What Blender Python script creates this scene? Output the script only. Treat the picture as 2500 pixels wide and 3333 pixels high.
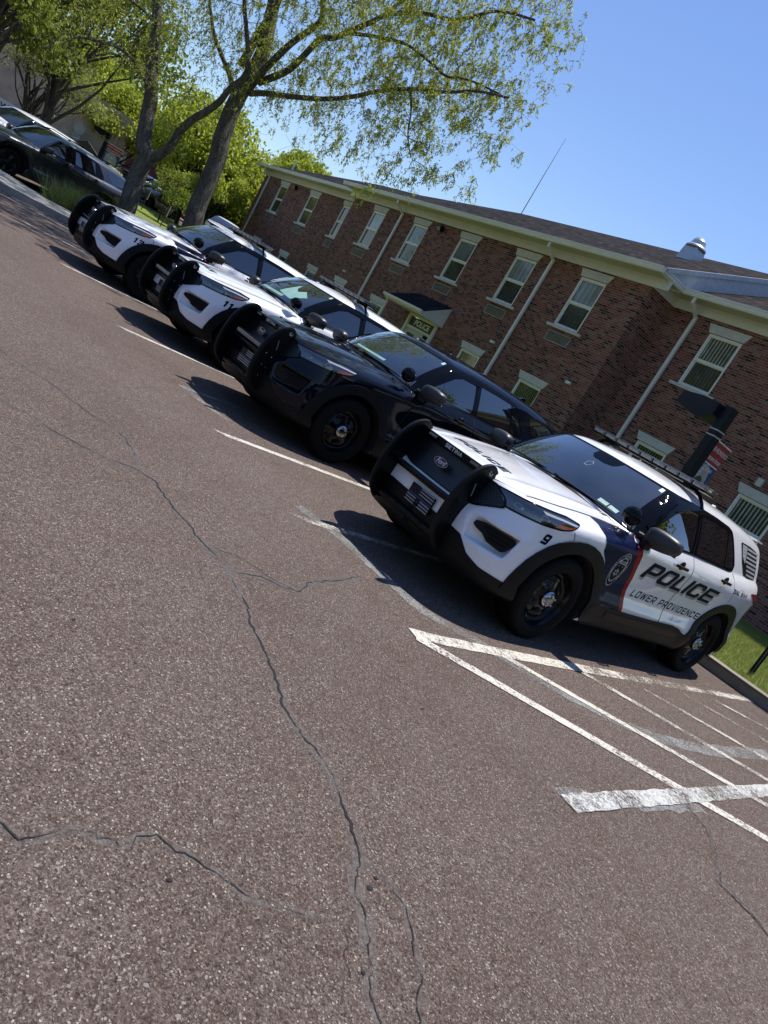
import bpy, bmesh, math, random
import numpy as np
from mathutils import Vector, Matrix, Quaternion
for o in list(bpy.data.objects): bpy.data.objects.remove(o)
SC = bpy.context.scene; COL = SC.collection
R = math.radians; PI = math.pi
# ------------------------------------------------------------------ camera, sky, sun, exposure
cam = bpy.data.cameras.new('camera'); camo = bpy.data.objects.new('camera', cam); COL.objects.link(camo); SC.camera = camo
RW = np.array([[0.5408428,0.6769495,0.4992278],[0.4876649,0.2312239,-0.8418542],[-0.6853262,0.6987664,-0.2050687]])
M = Matrix.Identity(4)
for i in range(3):
    M[i][0] = RW[0][i]; M[i][1] = -RW[1][i]; M[i][2] = -RW[2][i]
M[0][3] = 0; M[1][3] = 0; M[2][3] = 1.4877
camo.matrix_world = M
cam.sensor_fit = 'VERTICAL'; cam.sensor_height = 36; cam.lens = 36*2339.7/3333; cam.clip_end = 3000; cam.clip_start = .05
SUNV = Vector((-.08,.37,1)).normalized()
world = bpy.data.worlds.new("World"); SC.world = world; world.use_nodes = True
wn = world.node_tree; bg = wn.nodes['Background']; sky = wn.nodes.new('ShaderNodeTexSky'); sky.sky_type = 'NISHITA'
sky.sun_disc = False; sky.sun_elevation = math.asin(SUNV.z); sky.sun_rotation = math.atan2(SUNV.x, SUNV.y)
sky.air_density = 1.25; sky.dust_density = .1; sky.ozone_density = 3.2; sky.altitude = 0
hs = wn.nodes.new('ShaderNodeHueSaturation'); hs.inputs['Saturation'].default_value = 1.12; hs.inputs['Hue'].default_value = .512
wn.links.new(sky.outputs[0], hs.inputs['Color']); wn.links.new(hs.outputs[0], bg.inputs[0]); bg.inputs[1].default_value = .100
sl = bpy.data.lights.new('sun','SUN'); sl.energy = 4.3; sl.angle = R(.53); sl.color = (1,.945,.865)
so = bpy.data.objects.new('sun', sl); COL.objects.link(so); so.rotation_mode='QUATERNION'; so.rotation_quaternion = SUNV.to_track_quat('Z','Y')
so.location = (0,0,40)
SC.view_settings.view_transform = 'Standard'; SC.view_settings.look = 'None'; SC.view_settings.exposure = .60; SC.view_settings.gamma = 1
SC.render.engine = 'CYCLES'
# ------------------------------------------------------------------ material helpers
MATS = {}
class NB:
    def __init__(s, name):
        s.m = bpy.data.materials.new(name); s.m.use_nodes = True; s.t = s.m.node_tree; s.N = s.t.nodes; s.b = s.N['Principled BSDF']
    def n(s, typ, **kw):
        nd = s.N.new('ShaderNode'+typ)
        for k, v in kw.items():
            if k[0] == 'i' and k[1:].isdigit(): nd.inputs[int(k[1:])].default_value = v
            elif hasattr(nd, k): setattr(nd, k, v)
            else: nd.inputs[k.replace('_',' ')].default_value = v
        return nd
    def l(s, a, b, ao=0, bi=0):
        s.t.links.new(a.outputs[ao], b.inputs[bi]); return b
    def ramp(s, src, stops, ao=0):
        r = s.n('ValToRGB'); e = r.color_ramp.elements
        while len(e) < len(stops): e.new(.5)
        for q, (p, c) in zip(e, stops):
            q.position = p; q.color = (c,c,c,1) if isinstance(c,(int,float)) else (*c,1)
        s.l(src, r, ao); return r
    def mix(s, f, a, b, mode='MIX'):
        m = s.n('MixRGB', blend_type=mode)
        for i, v in enumerate((f,a,b)):
            if isinstance(v,(int,float)): m.inputs[i].default_value = v if i==0 else (v,v,v,1)
            elif isinstance(v,tuple) and len(v)==3: m.inputs[i].default_value = (*v,1)
            else: s.t.links.new(v.outputs[0] if hasattr(v,'outputs') else v, m.inputs[i])
        return m
    def bump(s, src, strength, dist, prev=None, ao=0):
        b = s.n('Bump'); b.inputs['Strength'].default_value = strength; b.inputs['Distance'].default_value = dist
        s.t.links.new(src.outputs[ao], b.inputs['Height'])
        if prev: s.t.links.new(prev.outputs[0], b.inputs['Normal'])
        s.t.links.new(b.outputs[0], s.b.inputs['Normal']); return b
    def obj(s): return s.n('TexCoord').outputs['Object']
    def geo(s): return s.n('NewGeometry').outputs['Position']
    def vec(s, out, scale=(1,1,1), rot=(0,0,0), loc=(0,0,0)):
        m = s.n('Mapping'); m.inputs['Scale'].default_value = scale; m.inputs['Rotation'].default_value = rot; m.inputs['Location'].default_value = loc
        s.t.links.new(out, m.inputs[0]); return m
def plain(name, col, rough=.5, metal=0, coat=0, spec=.5, noise=.12, nscale=8, bump=0):
    if name in MATS: return MATS[name]
    B = NB(name); b = B.b; b.inputs['Roughness'].default_value = rough; b.inputs['Metallic'].default_value = metal
    b.inputs['Coat Weight'].default_value = coat; b.inputs['Coat Roughness'].default_value = .03; b.inputs['Specular IOR Level'].default_value = spec
    v = B.vec(B.obj()); nz = B.n('TexNoise', Scale=nscale, Detail=4); B.l(v, nz)
    lo = tuple(c*(1-noise) for c in col); hi = tuple(min(1,c*(1+noise)) for c in col)
    r = B.ramp(nz, [(.3,lo),(.7,hi)]); B.l(r, b, 0, 0)
    if bump:
        n2 = B.n('TexNoise', Scale=nscale*12, Detail=3); B.l(v, n2); B.bump(n2, .5, bump)
    MATS[name] = B.m; return B.m
def paint(name, col, metal=0, rough=.3, flake=0, dust=.0, coat=1, spec=.5):
    B = NB(name); b = B.b; b.inputs['Coat Weight'].default_value = coat; b.inputs['Coat Roughness'].default_value = .025; b.inputs['Roughness'].default_value = rough; b.inputs['Specular IOR Level'].default_value = spec
    b.inputs['Metallic'].default_value = metal
    v = B.vec(B.obj()); nz = B.n('TexNoise', Scale=2.5, Detail=6, Roughness=.7); B.l(v, nz)
    d = tuple(c*(1-dust)+.25*dust for c in col)
    B.l(B.ramp(nz, [(.35,col),(.75,d)]), b, 0, 0)
    n2 = B.n('TexNoise', Scale=26, Detail=3); B.l(v, n2); cr = B.ramp(n2, [(.3,.015),(.8,.06)]); B.l(cr, b, 0, b.inputs.find('Coat Roughness'))
    MATS[name] = B.m; return B.m
M_white = paint('white_paint', (.80,.80,.81), dust=.03)
M_black = paint('black_paint', (.003,.0042,.009), dust=.004, coat=.62, spec=.0)
M_char = paint('charcoal_paint', (.03,.033,.042), metal=.5, rough=.35, dust=.03)
M_red_c = paint('red_car_paint', (.45,.012,.02)); M_silver = paint('silver_paint', (.5,.52,.55), metal=.5, rough=.3); M_dkblue = paint('dark_car_paint', (.012,.016,.03))
M_navy = paint('navy_vinyl', (.006,.010,.042), coat=.12, spec=.05); M_redv = paint('red_vinyl', (.30,.012,.02), coat=.13, spec=.05)
M_glossblk = plain('gloss_black', (.003,.0036,.0055), rough=.3, coat=.35, spec=.0)
M_clad = plain('black_cladding', (.005,.0053,.0065), rough=.5, spec=.22, bump=.0006, nscale=20, noise=.3)
M_plast = plain('black_plastic', (.004,.0042,.005), rough=.4, noise=.3, spec=.2)
M_rub = plain('tyre_rubber', (.0050,.0049,.0048), rough=.75, spec=.15, noise=.35, nscale=30, bump=.0006)
M_rim = plain('black_steel_rim', (.0032,.0033,.004), rough=.22, coat=.08, spec=.25)
M_chrome = plain('chrome', (.36,.37,.385), rough=.12, metal=1, noise=.05)
M_mirr = plain('mirror_shell_plastic', (.020,.021,.023), rough=.42, spec=.6, bump=.0005, nscale=40)
M_strip = plain('bright_lamp_strip', (.42,.44,.47), rough=.15, coat=1)
M_plateg = plain('plate_grey_vinyl', (.24,.245,.26), rough=.4)
M_void = plain('dark_void', (.004,.004,.004), rough=.9)
M_satin = plain('satin_black_metal', (.0030,.0032,.0038), rough=.32, metal=.0, coat=.03, noise=.3, spec=.16)
M_letw = plain('white_vinyl', (.75,.76,.78), rough=.35); M_letk = plain('black_vinyl', (.004,.005,.009), rough=.4, coat=.04, spec=.05)
M_letn = plain('dark_navy_vinyl', (.004,.006,.022), rough=.4, coat=.04, spec=.05)
M_grayv = plain('grey_vinyl', (.30,.31,.33), rough=.35); M_blue_line = plain('blue_vinyl', (.006,.014,.085), rough=.35)
M_amber = plain('amber_reflector', (.42,.085,.015), rough=.15, coat=.8, noise=.25, nscale=120)
M_tail = plain('red_tail_lens', (.16,.004,.006), rough=.12, coat=1, noise=.4, nscale=60)
M_led = plain('clear_led_lens', (.20,.205,.21), rough=.2, coat=.7, noise=.7, nscale=160)
M_teal = plain('sunvisor_strip', (.23,.42,.36), rough=.6); M_stick = plain('inspection_sticker', (.35,.55,.5), rough=.5, noise=.6, nscale=180)
def glassmat(name, col, rough=.02):
    B = NB(name); b = B.b; b.inputs['Roughness'].default_value = rough; b.inputs['Coat Weight'].default_value = 1; b.inputs['Coat Roughness'].default_value = .008
    b.inputs['Specular IOR Level'].default_value = .9; b.inputs['Coat IOR'].default_value = 1.75
    v = B.vec(B.obj(), (1,1,1)); nz = B.n('TexNoise', Scale=3, Detail=5); B.l(v, nz)
    B.l(B.ramp(nz, [(.3,tuple(c*.6 for c in col)),(.75,tuple(c*1.5 for c in col))]), b, 0, 0); MATS[name] = B.m; return B.m
M_glass = glassmat('tinted_glass', (.0035,.0045,.006)); M_wind = glassmat('windshield_glass', (.014,.020,.023))
M_lamp = glassmat('headlight_glass', (.012,.014,.018))
def gridmat():
    B = NB('grille_mesh'); b = B.b; b.inputs['Roughness'].default_value = .3
    o = B.obj(); hs = []
    for a in (PI/4, -PI/4):
        m = B.vec(o, (1,1,1), (a,0,0)); w = B.n('TexWave', Scale=14, Distortion=0); w.wave_type='BANDS'; w.bands_direction='Z'; B.l(m, w, 0, 0); hs.append(w)
    mx = B.n('Math', operation='MAXIMUM'); B.t.links.new(hs[0].outputs[1], mx.inputs[0]); B.t.links.new(hs[1].outputs[1], mx.inputs[1])
    r = B.ramp(mx, [(.8,(.0015,.0015,.002)),(.93,(.010,.0105,.013))]); B.l(r, b, 0, 0); B.bump(mx, .5, .004); return B.m
M_grille = gridmat()
# ------------------------------------------------------------------ object helpers
def link(o, parent=None):
    COL.objects.link(o)
    if parent: o.parent = parent
    return o
def tag(o, label=None, cat=None, group=None, kind=None):
    if label: o['label'] = label
    if cat: o['category'] = cat
    if group: o['group'] = group
    if kind: o['kind'] = kind
    return o
def empty(name, loc=(0,0,0), rz=0, label=None, cat=None, group=None, parent=None):
    o = bpy.data.objects.new(name, None); o.location = loc; o.rotation_euler = (0,0,rz); o.empty_display_size = .2
    link(o, parent); return tag(o, label, cat, group)
def mesh_obj(name, verts, faces, mats, parent=None, smooth=False, mi=None, angle=None):
    me = bpy.data.meshes.new(name); me.from_pydata([tuple(v) for v in verts], [], [tuple(f) for f in faces])
    for m in (mats if isinstance(mats,(list,tuple)) else [mats]): me.materials.append(m)
    if mi is not None: me.polygons.foreach_set('material_index', mi)
    if smooth: me.polygons.foreach_set('use_smooth', [True]*len(me.polygons))
    if angle: me.set_sharp_from_angle(angle=R(angle))
    me.update(); return link(bpy.data.objects.new(name, me), parent)
class MB:
    def __init__(s): s.v=[]; s.f=[]; s.m=[]
    def add(s, vs, fs, mi=0):
        k=len(s.v); s.v+= [tuple(v) for v in vs]; s.f+= [tuple(i+k for i in f) for f in fs]; s.m+= [mi]*len(fs); return s
    def box(s, c, d, rot=None, mi=0, taper=1.0):
        x,y,z=[q/2 for q in d]; vs=[Vector((a*x*(taper if cc>0 else 1),b*y*(taper if cc>0 else 1),cc*z)) for cc in (-1,1) for b in (-1,1) for a in (-1,1)]
        if rot is not None:
            rr = rot if isinstance(rot, Matrix) else Matrix.Rotation(rot,3,'Z'); vs=[rr@v for v in vs]
        c=Vector(c); return s.add([v+c for v in vs], [(0,2,3,1),(4,5,7,6),(0,1,5,4),(2,6,7,3),(0,4,6,2),(1,3,7,5)], mi)
    def rbox(s, c, d, r=.01, rot=None, mi=0):
        # box with chamfered edges: superellipsoid-like shell of 3 rings
        bm=bmesh.new(); bmesh.ops.create_cube(bm,size=1)
        for v in bm.verts: v.co=Vector((v.co.x*d[0],v.co.y*d[1],v.co.z*d[2]))
        bmesh.ops.bevel(bm,geom=bm.edges[:],offset=r,segments=2,affect='EDGES',profile=.6)
        if rot is not None:
            rr = rot if isinstance(rot, Matrix) else Matrix.Rotation(rot,3,'Z')
            for v in bm.verts: v.co=rr@v.co
        bm.verts.index_update(); vs=[v.co+Vector(c) for v in bm.verts]; fs=[[v.index for v in f.verts] for f in bm.faces]; bm.free(); return s.add(vs,fs,mi)
    def tube(s, pts, r, seg=8, mi=0, cap=True, up=None):
        pts=[Vector(p) for p in pts]; n=len(pts); rs=r if isinstance(r,(list,tuple)) else [r]*n; rings=[]; pn=None
        for i,p in enumerate(pts):
            t=(pts[min(i+1,n-1)]-pts[max(i-1,0)]); t = t.normalized() if t.length>1e-9 else Vector((0,0,1))
            if pn is None: a=Vector((0,0,1)) if abs(t.z)<.9 else Vector((1,0,0)); pn=(a-t*a.dot(t)).normalized()
            else: pn=(pn-t*pn.dot(t)).normalized()
            b=t.cross(pn); rings.append([p+(pn*math.cos(2*PI*k/seg)+b*math.sin(2*PI*k/seg))*rs[i] for k in range(seg)])
        vs=[v for rg in rings for v in rg]; fs=[(i*seg+k,i*seg+(k+1)%seg,(i+1)*seg+(k+1)%seg,(i+1)*seg+k) for i in range(n-1) for k in range(seg)]
        if cap: fs+= [tuple(range(seg))[::-1], tuple((n-1)*seg+k for k in range(seg))]
        return s.add(vs,fs,mi)
    def lathe(s, prof, seg=32, mat=None, mi=0):
        # prof: (axial, radius); axis = local Y unless mat given
        vs=[]; mat=mat or Matrix.Identity(4)
        for a,r in prof: vs+= [mat@Vector((r*math.cos(2*PI*k/seg),a,r*math.sin(2*PI*k/seg))) for k in range(seg)]
        fs=[(i*seg+k,i*seg+(k+1)%seg,(i+1)*seg+(k+1)%seg,(i+1)*seg+k) for i in range(len(prof)-1) for k in range(seg)]
        return s.add(vs,fs,mi)
    def prism(s, poly, z0, z1, fr, mi=0):
        # poly in 2D (ccw), fr(u,v,w)->3D
        n=len(poly); vs=[fr(u,v,z0) for u,v in poly]+[fr(u,v,z1) for u,v in poly]
        return s.add(vs,[tuple(range(n))[::-1],tuple(range(n,2*n))]+[(i,(i+1)%n,n+(i+1)%n,n+i) for i in range(n)],mi)
    def build(s, name, mats, parent=None, smooth=False, angle=None):
        return mesh_obj(name, s.v, s.f, mats, parent, smooth or bool(angle), s.m, angle)
def fill2d(loops):
    # loops: list of closed 2D polylines (even-odd fill) -> verts, faces
    cu = bpy.data.curves.new('t','CURVE'); cu.dimensions='2D'; cu.fill_mode='BOTH'
    for lp in loops:
        sp = cu.splines.new('POLY'); sp.points.add(len(lp)-1); sp.use_cyclic_u=True
        for p,q in zip(sp.points, lp): p.co=(q[0],q[1],0,1)
    ob = bpy.data.objects.new('t', cu); me = bpy.data.meshes.new_from_object(ob)
    vs=[(v.co.x,v.co.y) for v in me.vertices]; fs=[tuple(p.vertices) for p in me.polygons]
    bpy.data.objects.remove(ob); bpy.data.curves.remove(cu); bpy.data.meshes.remove(me); return vs,fs
def gridcut(vs, fs, h):
    bm=bmesh.new(); bv=[bm.verts.new((u,v,0)) for u,v in vs]
    for f in fs:
        try: bm.faces.new([bv[i] for i in f])
        except ValueError: pass
    bmesh.ops.remove_doubles(bm, verts=bm.verts[:], dist=1e-5)
    us=[v.co.x for v in bm.verts]; ws=[v.co.y for v in bm.verts]
    if not us: return [],[]
    for ax,(a,b) in enumerate(((min(us),max(us)),(min(ws),max(ws)))):
        k=math.ceil(a/h+.01)
        while k*h < b-1e-4:
            co=Vector((k*h,0,0)) if ax==0 else Vector((0,k*h,0)); no=Vector((1,0,0)) if ax==0 else Vector((0,1,0))
            bmesh.ops.bisect_plane(bm, geom=bm.verts[:]+bm.edges[:]+bm.faces[:], dist=1e-6, plane_co=co, plane_no=no); k+=1
    bmesh.ops.triangulate(bm, faces=[f for f in bm.faces if len(f.verts)>4])
    bm.verts.index_update(); V=[(v.co.x,v.co.y) for v in bm.verts]; F=[tuple(v.index for v in f.verts) for f in bm.faces]; bm.free(); return V,F
# ------------------------------------------------------------------ block lettering (square, wide style)
def cham(x0,y0,x1,y1,c): return [(x0+c,y0),(x1-c,y0),(x1,y0+c),(x1,y1-c),(x1-c,y1),(x0+c,y1),(x0,y1-c),(x0,y0+c)]
def glyph(ch, t=.24, c=.14, w=1.0):
    T=t*.8; e=max(c-.08,.02)
    hm=(1-T)/2
    if ch=='O' or ch=='0': return [cham(0,0,w,1,c), cham(t,T,w-t,1-T,e)],w
    if ch=='D': return [[(0,0),(w-c,0),(w,c),(w,1-c),(w-c,1),(0,1)], [(t,T),(w-t-e,T),(w-t,T+e),(w-t,1-T-e),(w-t-e,1-T),(t,1-T)]],w
    if ch=='P': return [[(0,0),(t,0),(t,.3),(w-c,.3),(w,.3+c),(w,1-c),(w-c,1),(0,1)], [(t,.3+T),(w-t-e,.3+T),(w-t,.3+T+e/2),(w-t,1-T-e/2),(w-t-e,1-T),(t,1-T)]],w
    if ch=='R': return [[(0,0),(t,0),(t,.3),(w*.45,.3),(w-t*1.1,0),(w,0),(w,.06),(w*.72,.3),(w-c,.3),(w,.3+c),(w,1-c),(w-c,1),(0,1)], [(t,.3+T),(w-t-e,.3+T),(w-t,.3+T+e/2),(w-t,1-T-e/2),(w-t-e,1-T),(t,1-T)]],w
    if ch=='L': return [[(0,0),(w*.85,0),(w*.85,T),(t,T),(t,1),(0,1)]],w*.85
    if ch=='I': return [[(0,0),(t,0),(t,1),(0,1)]],t
    if ch=='1': return [[(.2*w,0),(.2*w+t,0),(.2*w+t,1),(.2*w,1),(0,.8),(0,.62),(.2*w,.72)]],.2*w+t
    if ch=='C': return [[(c,0),(w-c,0),(w,c),(w,.36),(w-t,.36),(w-t,T+e),(w-t-e,T),(t+e,T),(t,T+e),(t,1-T-e),(t+e,1-T),(w-t-e,1-T),(w-t,1-T-e),(w-t,.64),(w,.64),(w,1-c),(w-c,1),(c,1),(0,1-c),(0,c)]],w
    if ch=='E': return [[(0,0),(w,0),(w,T),(t,T),(t,hm),(w*.92,hm),(w*.92,hm+T),(t,hm+T),(t,1-T),(w,1-T),(w,1),(0,1)]],w
    if ch=='S': return [[(0,0),(w-c,0),(w,c),(w,hm+T-c),(w-c,hm+T),(t,hm+T),(t,1-T),(w,1-T),(w,1),(c,1),(0,1-c),(0,hm+c),(c,hm),(w-t,hm),(w-t,T),(0,T)]],w
    if ch=='T': return [[(w/2-t/2,0),(w/2+t/2,0),(w/2+t/2,1-T),(w,1-T),(w,1),(0,1),(0,1-T),(w/2-t/2,1-T)]],w
    if ch=='N': return [[(0,0),(t,0),(t,1-t*1.3),(w-t,0),(w,0),(w,1),(w-t,1),(w-t,t*1.3),(t,1),(0,1)]],w
    if ch=='A': return [[(0,0),(t,0),(t*1.35,.22),(w-t*1.35,.22),(w-t,0),(w,0),(w*.5+t*.62,1),(w*.5-t*.62,1)], [(t*1.65,.22+T*.8),(w-t*1.65,.22+T*.8),(w*.5,.86)]],w
    if ch=='V': return [[(w*.5-t*.6,0),(w*.5+t*.6,0),(w,1),(w-t,1),(w*.5,.24),(t,1),(0,1)]],w
    if ch=='W': return [[(w*.2,0),(w*.2+t*1.1,0),(w*.65,.6),(w*1.1-t*1.1,0),(w*1.1,0),(w*1.3,1),(w*1.3-t,1),(w*1.05,.3),(w*.65+t*.45,.95),(w*.65-t*.45,.95),(w*.25,.3),(t,1),(0,1)]],w*1.3
    if ch=='M': return [[(0,0),(t,0),(t,.7),(w*.6,.15),(w*1.2-t,.7),(w*1.2-t,0),(w*1.2,0),(w*1.2,1),(w*1.2-t,1),(w*.6,.45),(t,1),(0,1)]],w*1.2
    if ch=='X': return [[(0,0),(t*1.2,0),(w/2,.36),(w-t*1.2,0),(w,0),(w/2+t*.6,.5),(w,1),(w-t*1.2,1),(w/2,.64),(t*1.2,1),(0,1),(w/2-t*.6,.5)]],w
    if ch=='Y': return [[(w/2-t/2,0),(w/2+t/2,0),(w/2+t/2,.42),(w,1),(w-t*1.2,1),(w/2,.62),(t*1.2,1),(0,1),(w/2-t/2,.42)]],w
    if ch=='H': return [[(0,0),(t,0),(t,hm),(w-t,hm),(w-t,0),(w,0),(w,1),(w-t,1),(w-t,hm+T),(t,hm+T),(t,1),(0,1)]],w
    if ch=='G': return glyph('C',t,c,w)
    if ch=='9': return [[(0,0),(w-c,0),(w,c),(w,1-c),(w-c,1),(c,1),(0,1-c),(0,.32+c),(c,.32),(w-t,.32),(w-t,T),(0,T)], [(t,.32+T),(w-t,.32+T),(w-t,1-T),(t+e,1-T),(t,1-T-e)]],w
    if ch=='3': return [[(0,0),(w-c,0),(w,c),(w,hm-.02+T/2),(w-.08,.5),(w,hm+.02+T/2),(w,1-c),(w-c,1),(0,1),(0,1-T),(w-t,1-T),(w-t,hm+T),(w*.25,hm+T),(w*.25,hm),(w-t,hm),(w-t,T),(0,T)]],w
    if ch=='-': return [[(0,.42),(w*.4,.42),(w*.4,.6),(0,.6)]],w*.4
    return [],w*.5
def text_loops(s, x, y, h, width=None, t=.24, c=.14, sp=.22, shear=0, cw=1.0, flip=False):
    out=[]; u=0
    for ch in s:
        g,w=glyph(ch,t,c,cw); out.append((u,g)); u+=w+sp
    tot=u-sp; sx=(width/tot) if width else h
    loops=[]
    for u0,g in out:
        for lp in g: loops.append([((u0+a)*sx+shear*b*h+x, y+b*h) for a,b in lp])
    return loops
def flat_text(name, s, fr, h, width, mat, parent, **kw):
    # fr(u,v) -> 3D
    vs,fs=fill2d(text_loops(s,0,0,h,width,**kw)); return mesh_obj(name,[fr(u,v) for u,v in vs],fs,mat,parent)
def _sp(xs,ys):
    # smooth (monotone pchip-like) cubic interpolant
    xs=np.array(xs,float);ys=np.array(ys,float)
    if xs[0]>xs[-1]: xs=xs[::-1];ys=ys[::-1]
    h=np.diff(xs);d=np.diff(ys)/h;m=np.zeros(len(xs))
    m[1:-1]=(d[:-1]*h[1:]+d[1:]*h[:-1])/(h[1:]+h[:-1]); m[0]=d[0];m[-1]=d[-1]
    def f(x):
        x=np.clip(x,xs[0],xs[-1]);i=np.clip(np.searchsorted(xs,x,side='right')-1,0,len(xs)-2)
        t=(x-xs[i])/h[i]
        return ((2*t**3-3*t**2+1)*ys[i]+(t**3-2*t**2+t)*h[i]*m[i]+(-2*t**3+3*t**2)*ys[i+1]+(t**3-t**2)*h[i]*m[i+1])
    return f
def smax(a,b,r):
    h=np.clip(.5+.5*(a-b)/r,0,1); return b*(1-h)+a*h+r*h*(1-h)
def smin(a,b,r): return -smax(-a,-b,r)
hoodz=_sp([1.0,.93,.85,.6,.3,0,-.3,-.6,-.8,-2.6,-4.1],[.90,.965,1.01,1.065,1.105,1.14,1.165,1.185,1.20,1.23,1.25])
crown=_sp([0,.3,.55,.75,.85,.93,1.0,1.1],[0,-.008,-.03,-.055,-.075,-.11,-.15,-.21])
crownr=_sp([0,.5,.85,.93,1.0,1.1],[0,0,.0,-.02,-.05,-.1])
frontx=_sp([0,.3,.5,.62,.72,.8,.87,.92,.96,.985,1.05],[.93,.92,.89,.85,.79,.70,.58,.44,.26,.0,-.9])
frz=_sp([.15,.22,.3,.4,.5,.62,.72,.80,.9,1.0,1.1],[-.24,-.12,-.05,-.01,.0,0,-.02,-.06,-.10,-.125,-.16])
sidew=_sp([1.0,.6,.2,-.3,-1,-2,-3,-3.4,-3.7,-3.9,-4.1],[.90,.955,.98,.985,.985,.985,.985,.97,.94,.90,.84])
sidez=_sp([.2,.28,.36,.45,.52,.6,.7,.8,.9,.99,1.04,1.08,1.14,1.2,1.26,1.4],[-.10,-.05,-.025,-.01,-.008,-.03,-.035,-.03,-.018,-.004,.0,-.006,-.03,-.06,-.09,-.16])
rearx=_sp([.2,.3,.5,.7,.9,1.1,1.25,1.4,1.55,1.7],[-3.9,-3.98,-4.08,-4.08,-4.03,-4.0,-3.95,-3.87,-3.78,-3.7])
roofz=_sp([-.9,-1.15,-1.5,-1.9,-2.4,-3.0,-3.4,-3.7,-3.9,-4.1],[1.60,1.665,1.715,1.74,1.742,1.725,1.695,1.655,1.62,1.58])
roofc=_sp([0,.35,.55,.65,.75,.9],[0,-.018,-.042,-.07,-.12,-.24])
ghy=_sp([1.0,1.2,1.3,1.45,1.6,1.7,1.8],[.945,.905,.872,.81,.735,.68,.62])
ghx=_sp([-.4,-.8,-1.3,-2.3,-3,-3.6,-4],[-.07,-.035,0,0,-.03,-.085,-.14])
def arch(x,z,cx,r): return r-np.hypot(x-cx,np.maximum(z-.375,-.4)*1.0)
def sdf(X,cut=True):
    x,y,z=X[...,0],np.abs(X[...,1]),X[...,2]
    top=z-(hoodz(x)+np.where(x>-.7,crown(y),crown(y)*np.clip((x+1.0)/.3,0,1)+crownr(y)*(1-np.clip((x+1.0)/.3,0,1))))
    # hood creases
    yr=.44+(.85-x)*.13
    top=top-np.where(x>-.8,.012*np.exp(-((y-yr)/.05)**2)*np.clip((.85-x)/.3,0,1),0)
    side=(y-(sidew(x)+sidez(z)))*.97
    # fender flare bulges
    for cx in (0,-3.025):
        rr=np.hypot(x-cx,z-.375); side=side-.018*np.exp(-((rr-.52)/.12)**2)*(z>.0)
    fs_=(frontx(y+.01)-frontx(y-.01))/.02
    fr=(x-(frontx(y)+frz(z)))/np.sqrt(1+fs_**2)
    rr_=(rearx(z)+.28*np.clip((y-.3)/.65,0,1)**3-x)*.9
    low=smax(smax(side,fr,.10),rr_,.14)
    low=smax(low,top,.07)
    bot=.26-z+.0
    low=smax(low,bot,.04)
    gs=y-(ghy(z)+ghx(x))
    wf=(x-(-.44-.20*(y/.72)**2-(z-1.17)*1.42-.10*np.sin(np.clip((z-1.17)/.5,0,1)*np.pi)*-.5))*.60
    rt=z-(roofz(x)+roofc(y))
    gh=smax(smax(gs*.93,rt,.05),wf,.035)
    gh=smax(gh,rr_,.08); gh=np.maximum(gh,1.0-z)
    f=smin(low,gh,.015)
    if cut!='nofog':
        dx=x-.80;dy=y-.69;n_=dx*.70+dy*.71;t_=-dx*.71+dy*.70;zz=z-.635
        q=np.maximum(np.maximum(np.abs(t_-.02)-.185-.25*zz,np.abs(zz)-.088),np.abs(n_)-.075)
        f=smax(f,-q,.018)
    if cut is True:
        for cx in (0,-3.025):
            a=np.minimum(arch(x,z,cx,.455),y-.62)
            f=np.maximum(f,a)
    return f
# ------------------------------------------------------------------ car body mesh from the surface function
def surfnet(f, lo, hi, h):
    ax=[np.arange(lo[i],hi[i]+h,h) for i in range(3)]; n=[len(a) for a in ax]
    G=np.stack(np.meshgrid(*ax,indexing='ij'),-1); V=f(G)
    S=V<0; c=[S[i:n[0]-1+i,j:n[1]-1+j,k:n[2]-1+k] for i in (0,1) for j in (0,1) for k in (0,1)]
    cnt=sum(q.astype(int) for q in c); act=(cnt>0)&(cnt<8); idx=-np.ones(act.shape,int); ids=np.argwhere(act); idx[act]=np.arange(len(ids))
    P=np.zeros((len(ids),3)); W=np.zeros(len(ids)); cor=[(i,j,k) for i in (0,1) for j in (0,1) for k in (0,1)]
    for a in range(8):
        for b in range(a+1,8):
            A=np.array(cor[a]);B=np.array(cor[b])
            if np.abs(A-B).sum()!=1: continue
            ia=ids+A;ib=ids+B;va=V[tuple(ia.T)];vb=V[tuple(ib.T)];m=(va<0)!=(vb<0);t=np.where(m,va/np.where(m,va-vb,1),0)
            P+=np.where(m[:,None],(A+(B-A)*t[:,None]),0);W+=m
    P=(ids+P/W[:,None])*h+np.array(lo); F=[]
    for a in range(3):
        b,c_=(a+1)%3,(a+2)%3; sl0=[slice(None)]*3; sl1=[slice(None)]*3; sl0[a]=slice(0,n[a]-1); sl1[a]=slice(1,n[a])
        s0=S[tuple(sl0)];s1=S[tuple(sl1)];ch=np.argwhere(s0!=s1); ch=ch[(ch[:,b]>0)&(ch[:,c_]>0)&(ch[:,b]<n[b]-1)&(ch[:,c_]<n[c_]-1)]
        o=[]
        for db,dc in ((-1,-1),(0,-1),(0,0),(-1,0)):
            q=ch.copy();q[:,b]+=db;q[:,c_]+=dc;o.append(idx[tuple(q.T)])
        o=np.stack(o,1);fl=~s0[tuple(ch.T)];o[fl]=o[fl][:,::-1];F.append(o)
    F=np.concatenate(F);F=F[(F>=0).all(1)];return P,F
def grad(f,P,e=1e-3):
    return np.stack([(f(P+d)-f(P-d))/(2*e) for d in np.eye(3)*e],-1)
BF=lambda X: sdf(X,True)
SF=lambda X: sdf(X,'nocut')
bP,bFc=surfnet(BF,(-4.25,-1.12,.18),(1.06,1.12,1.86),.0225)
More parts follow.
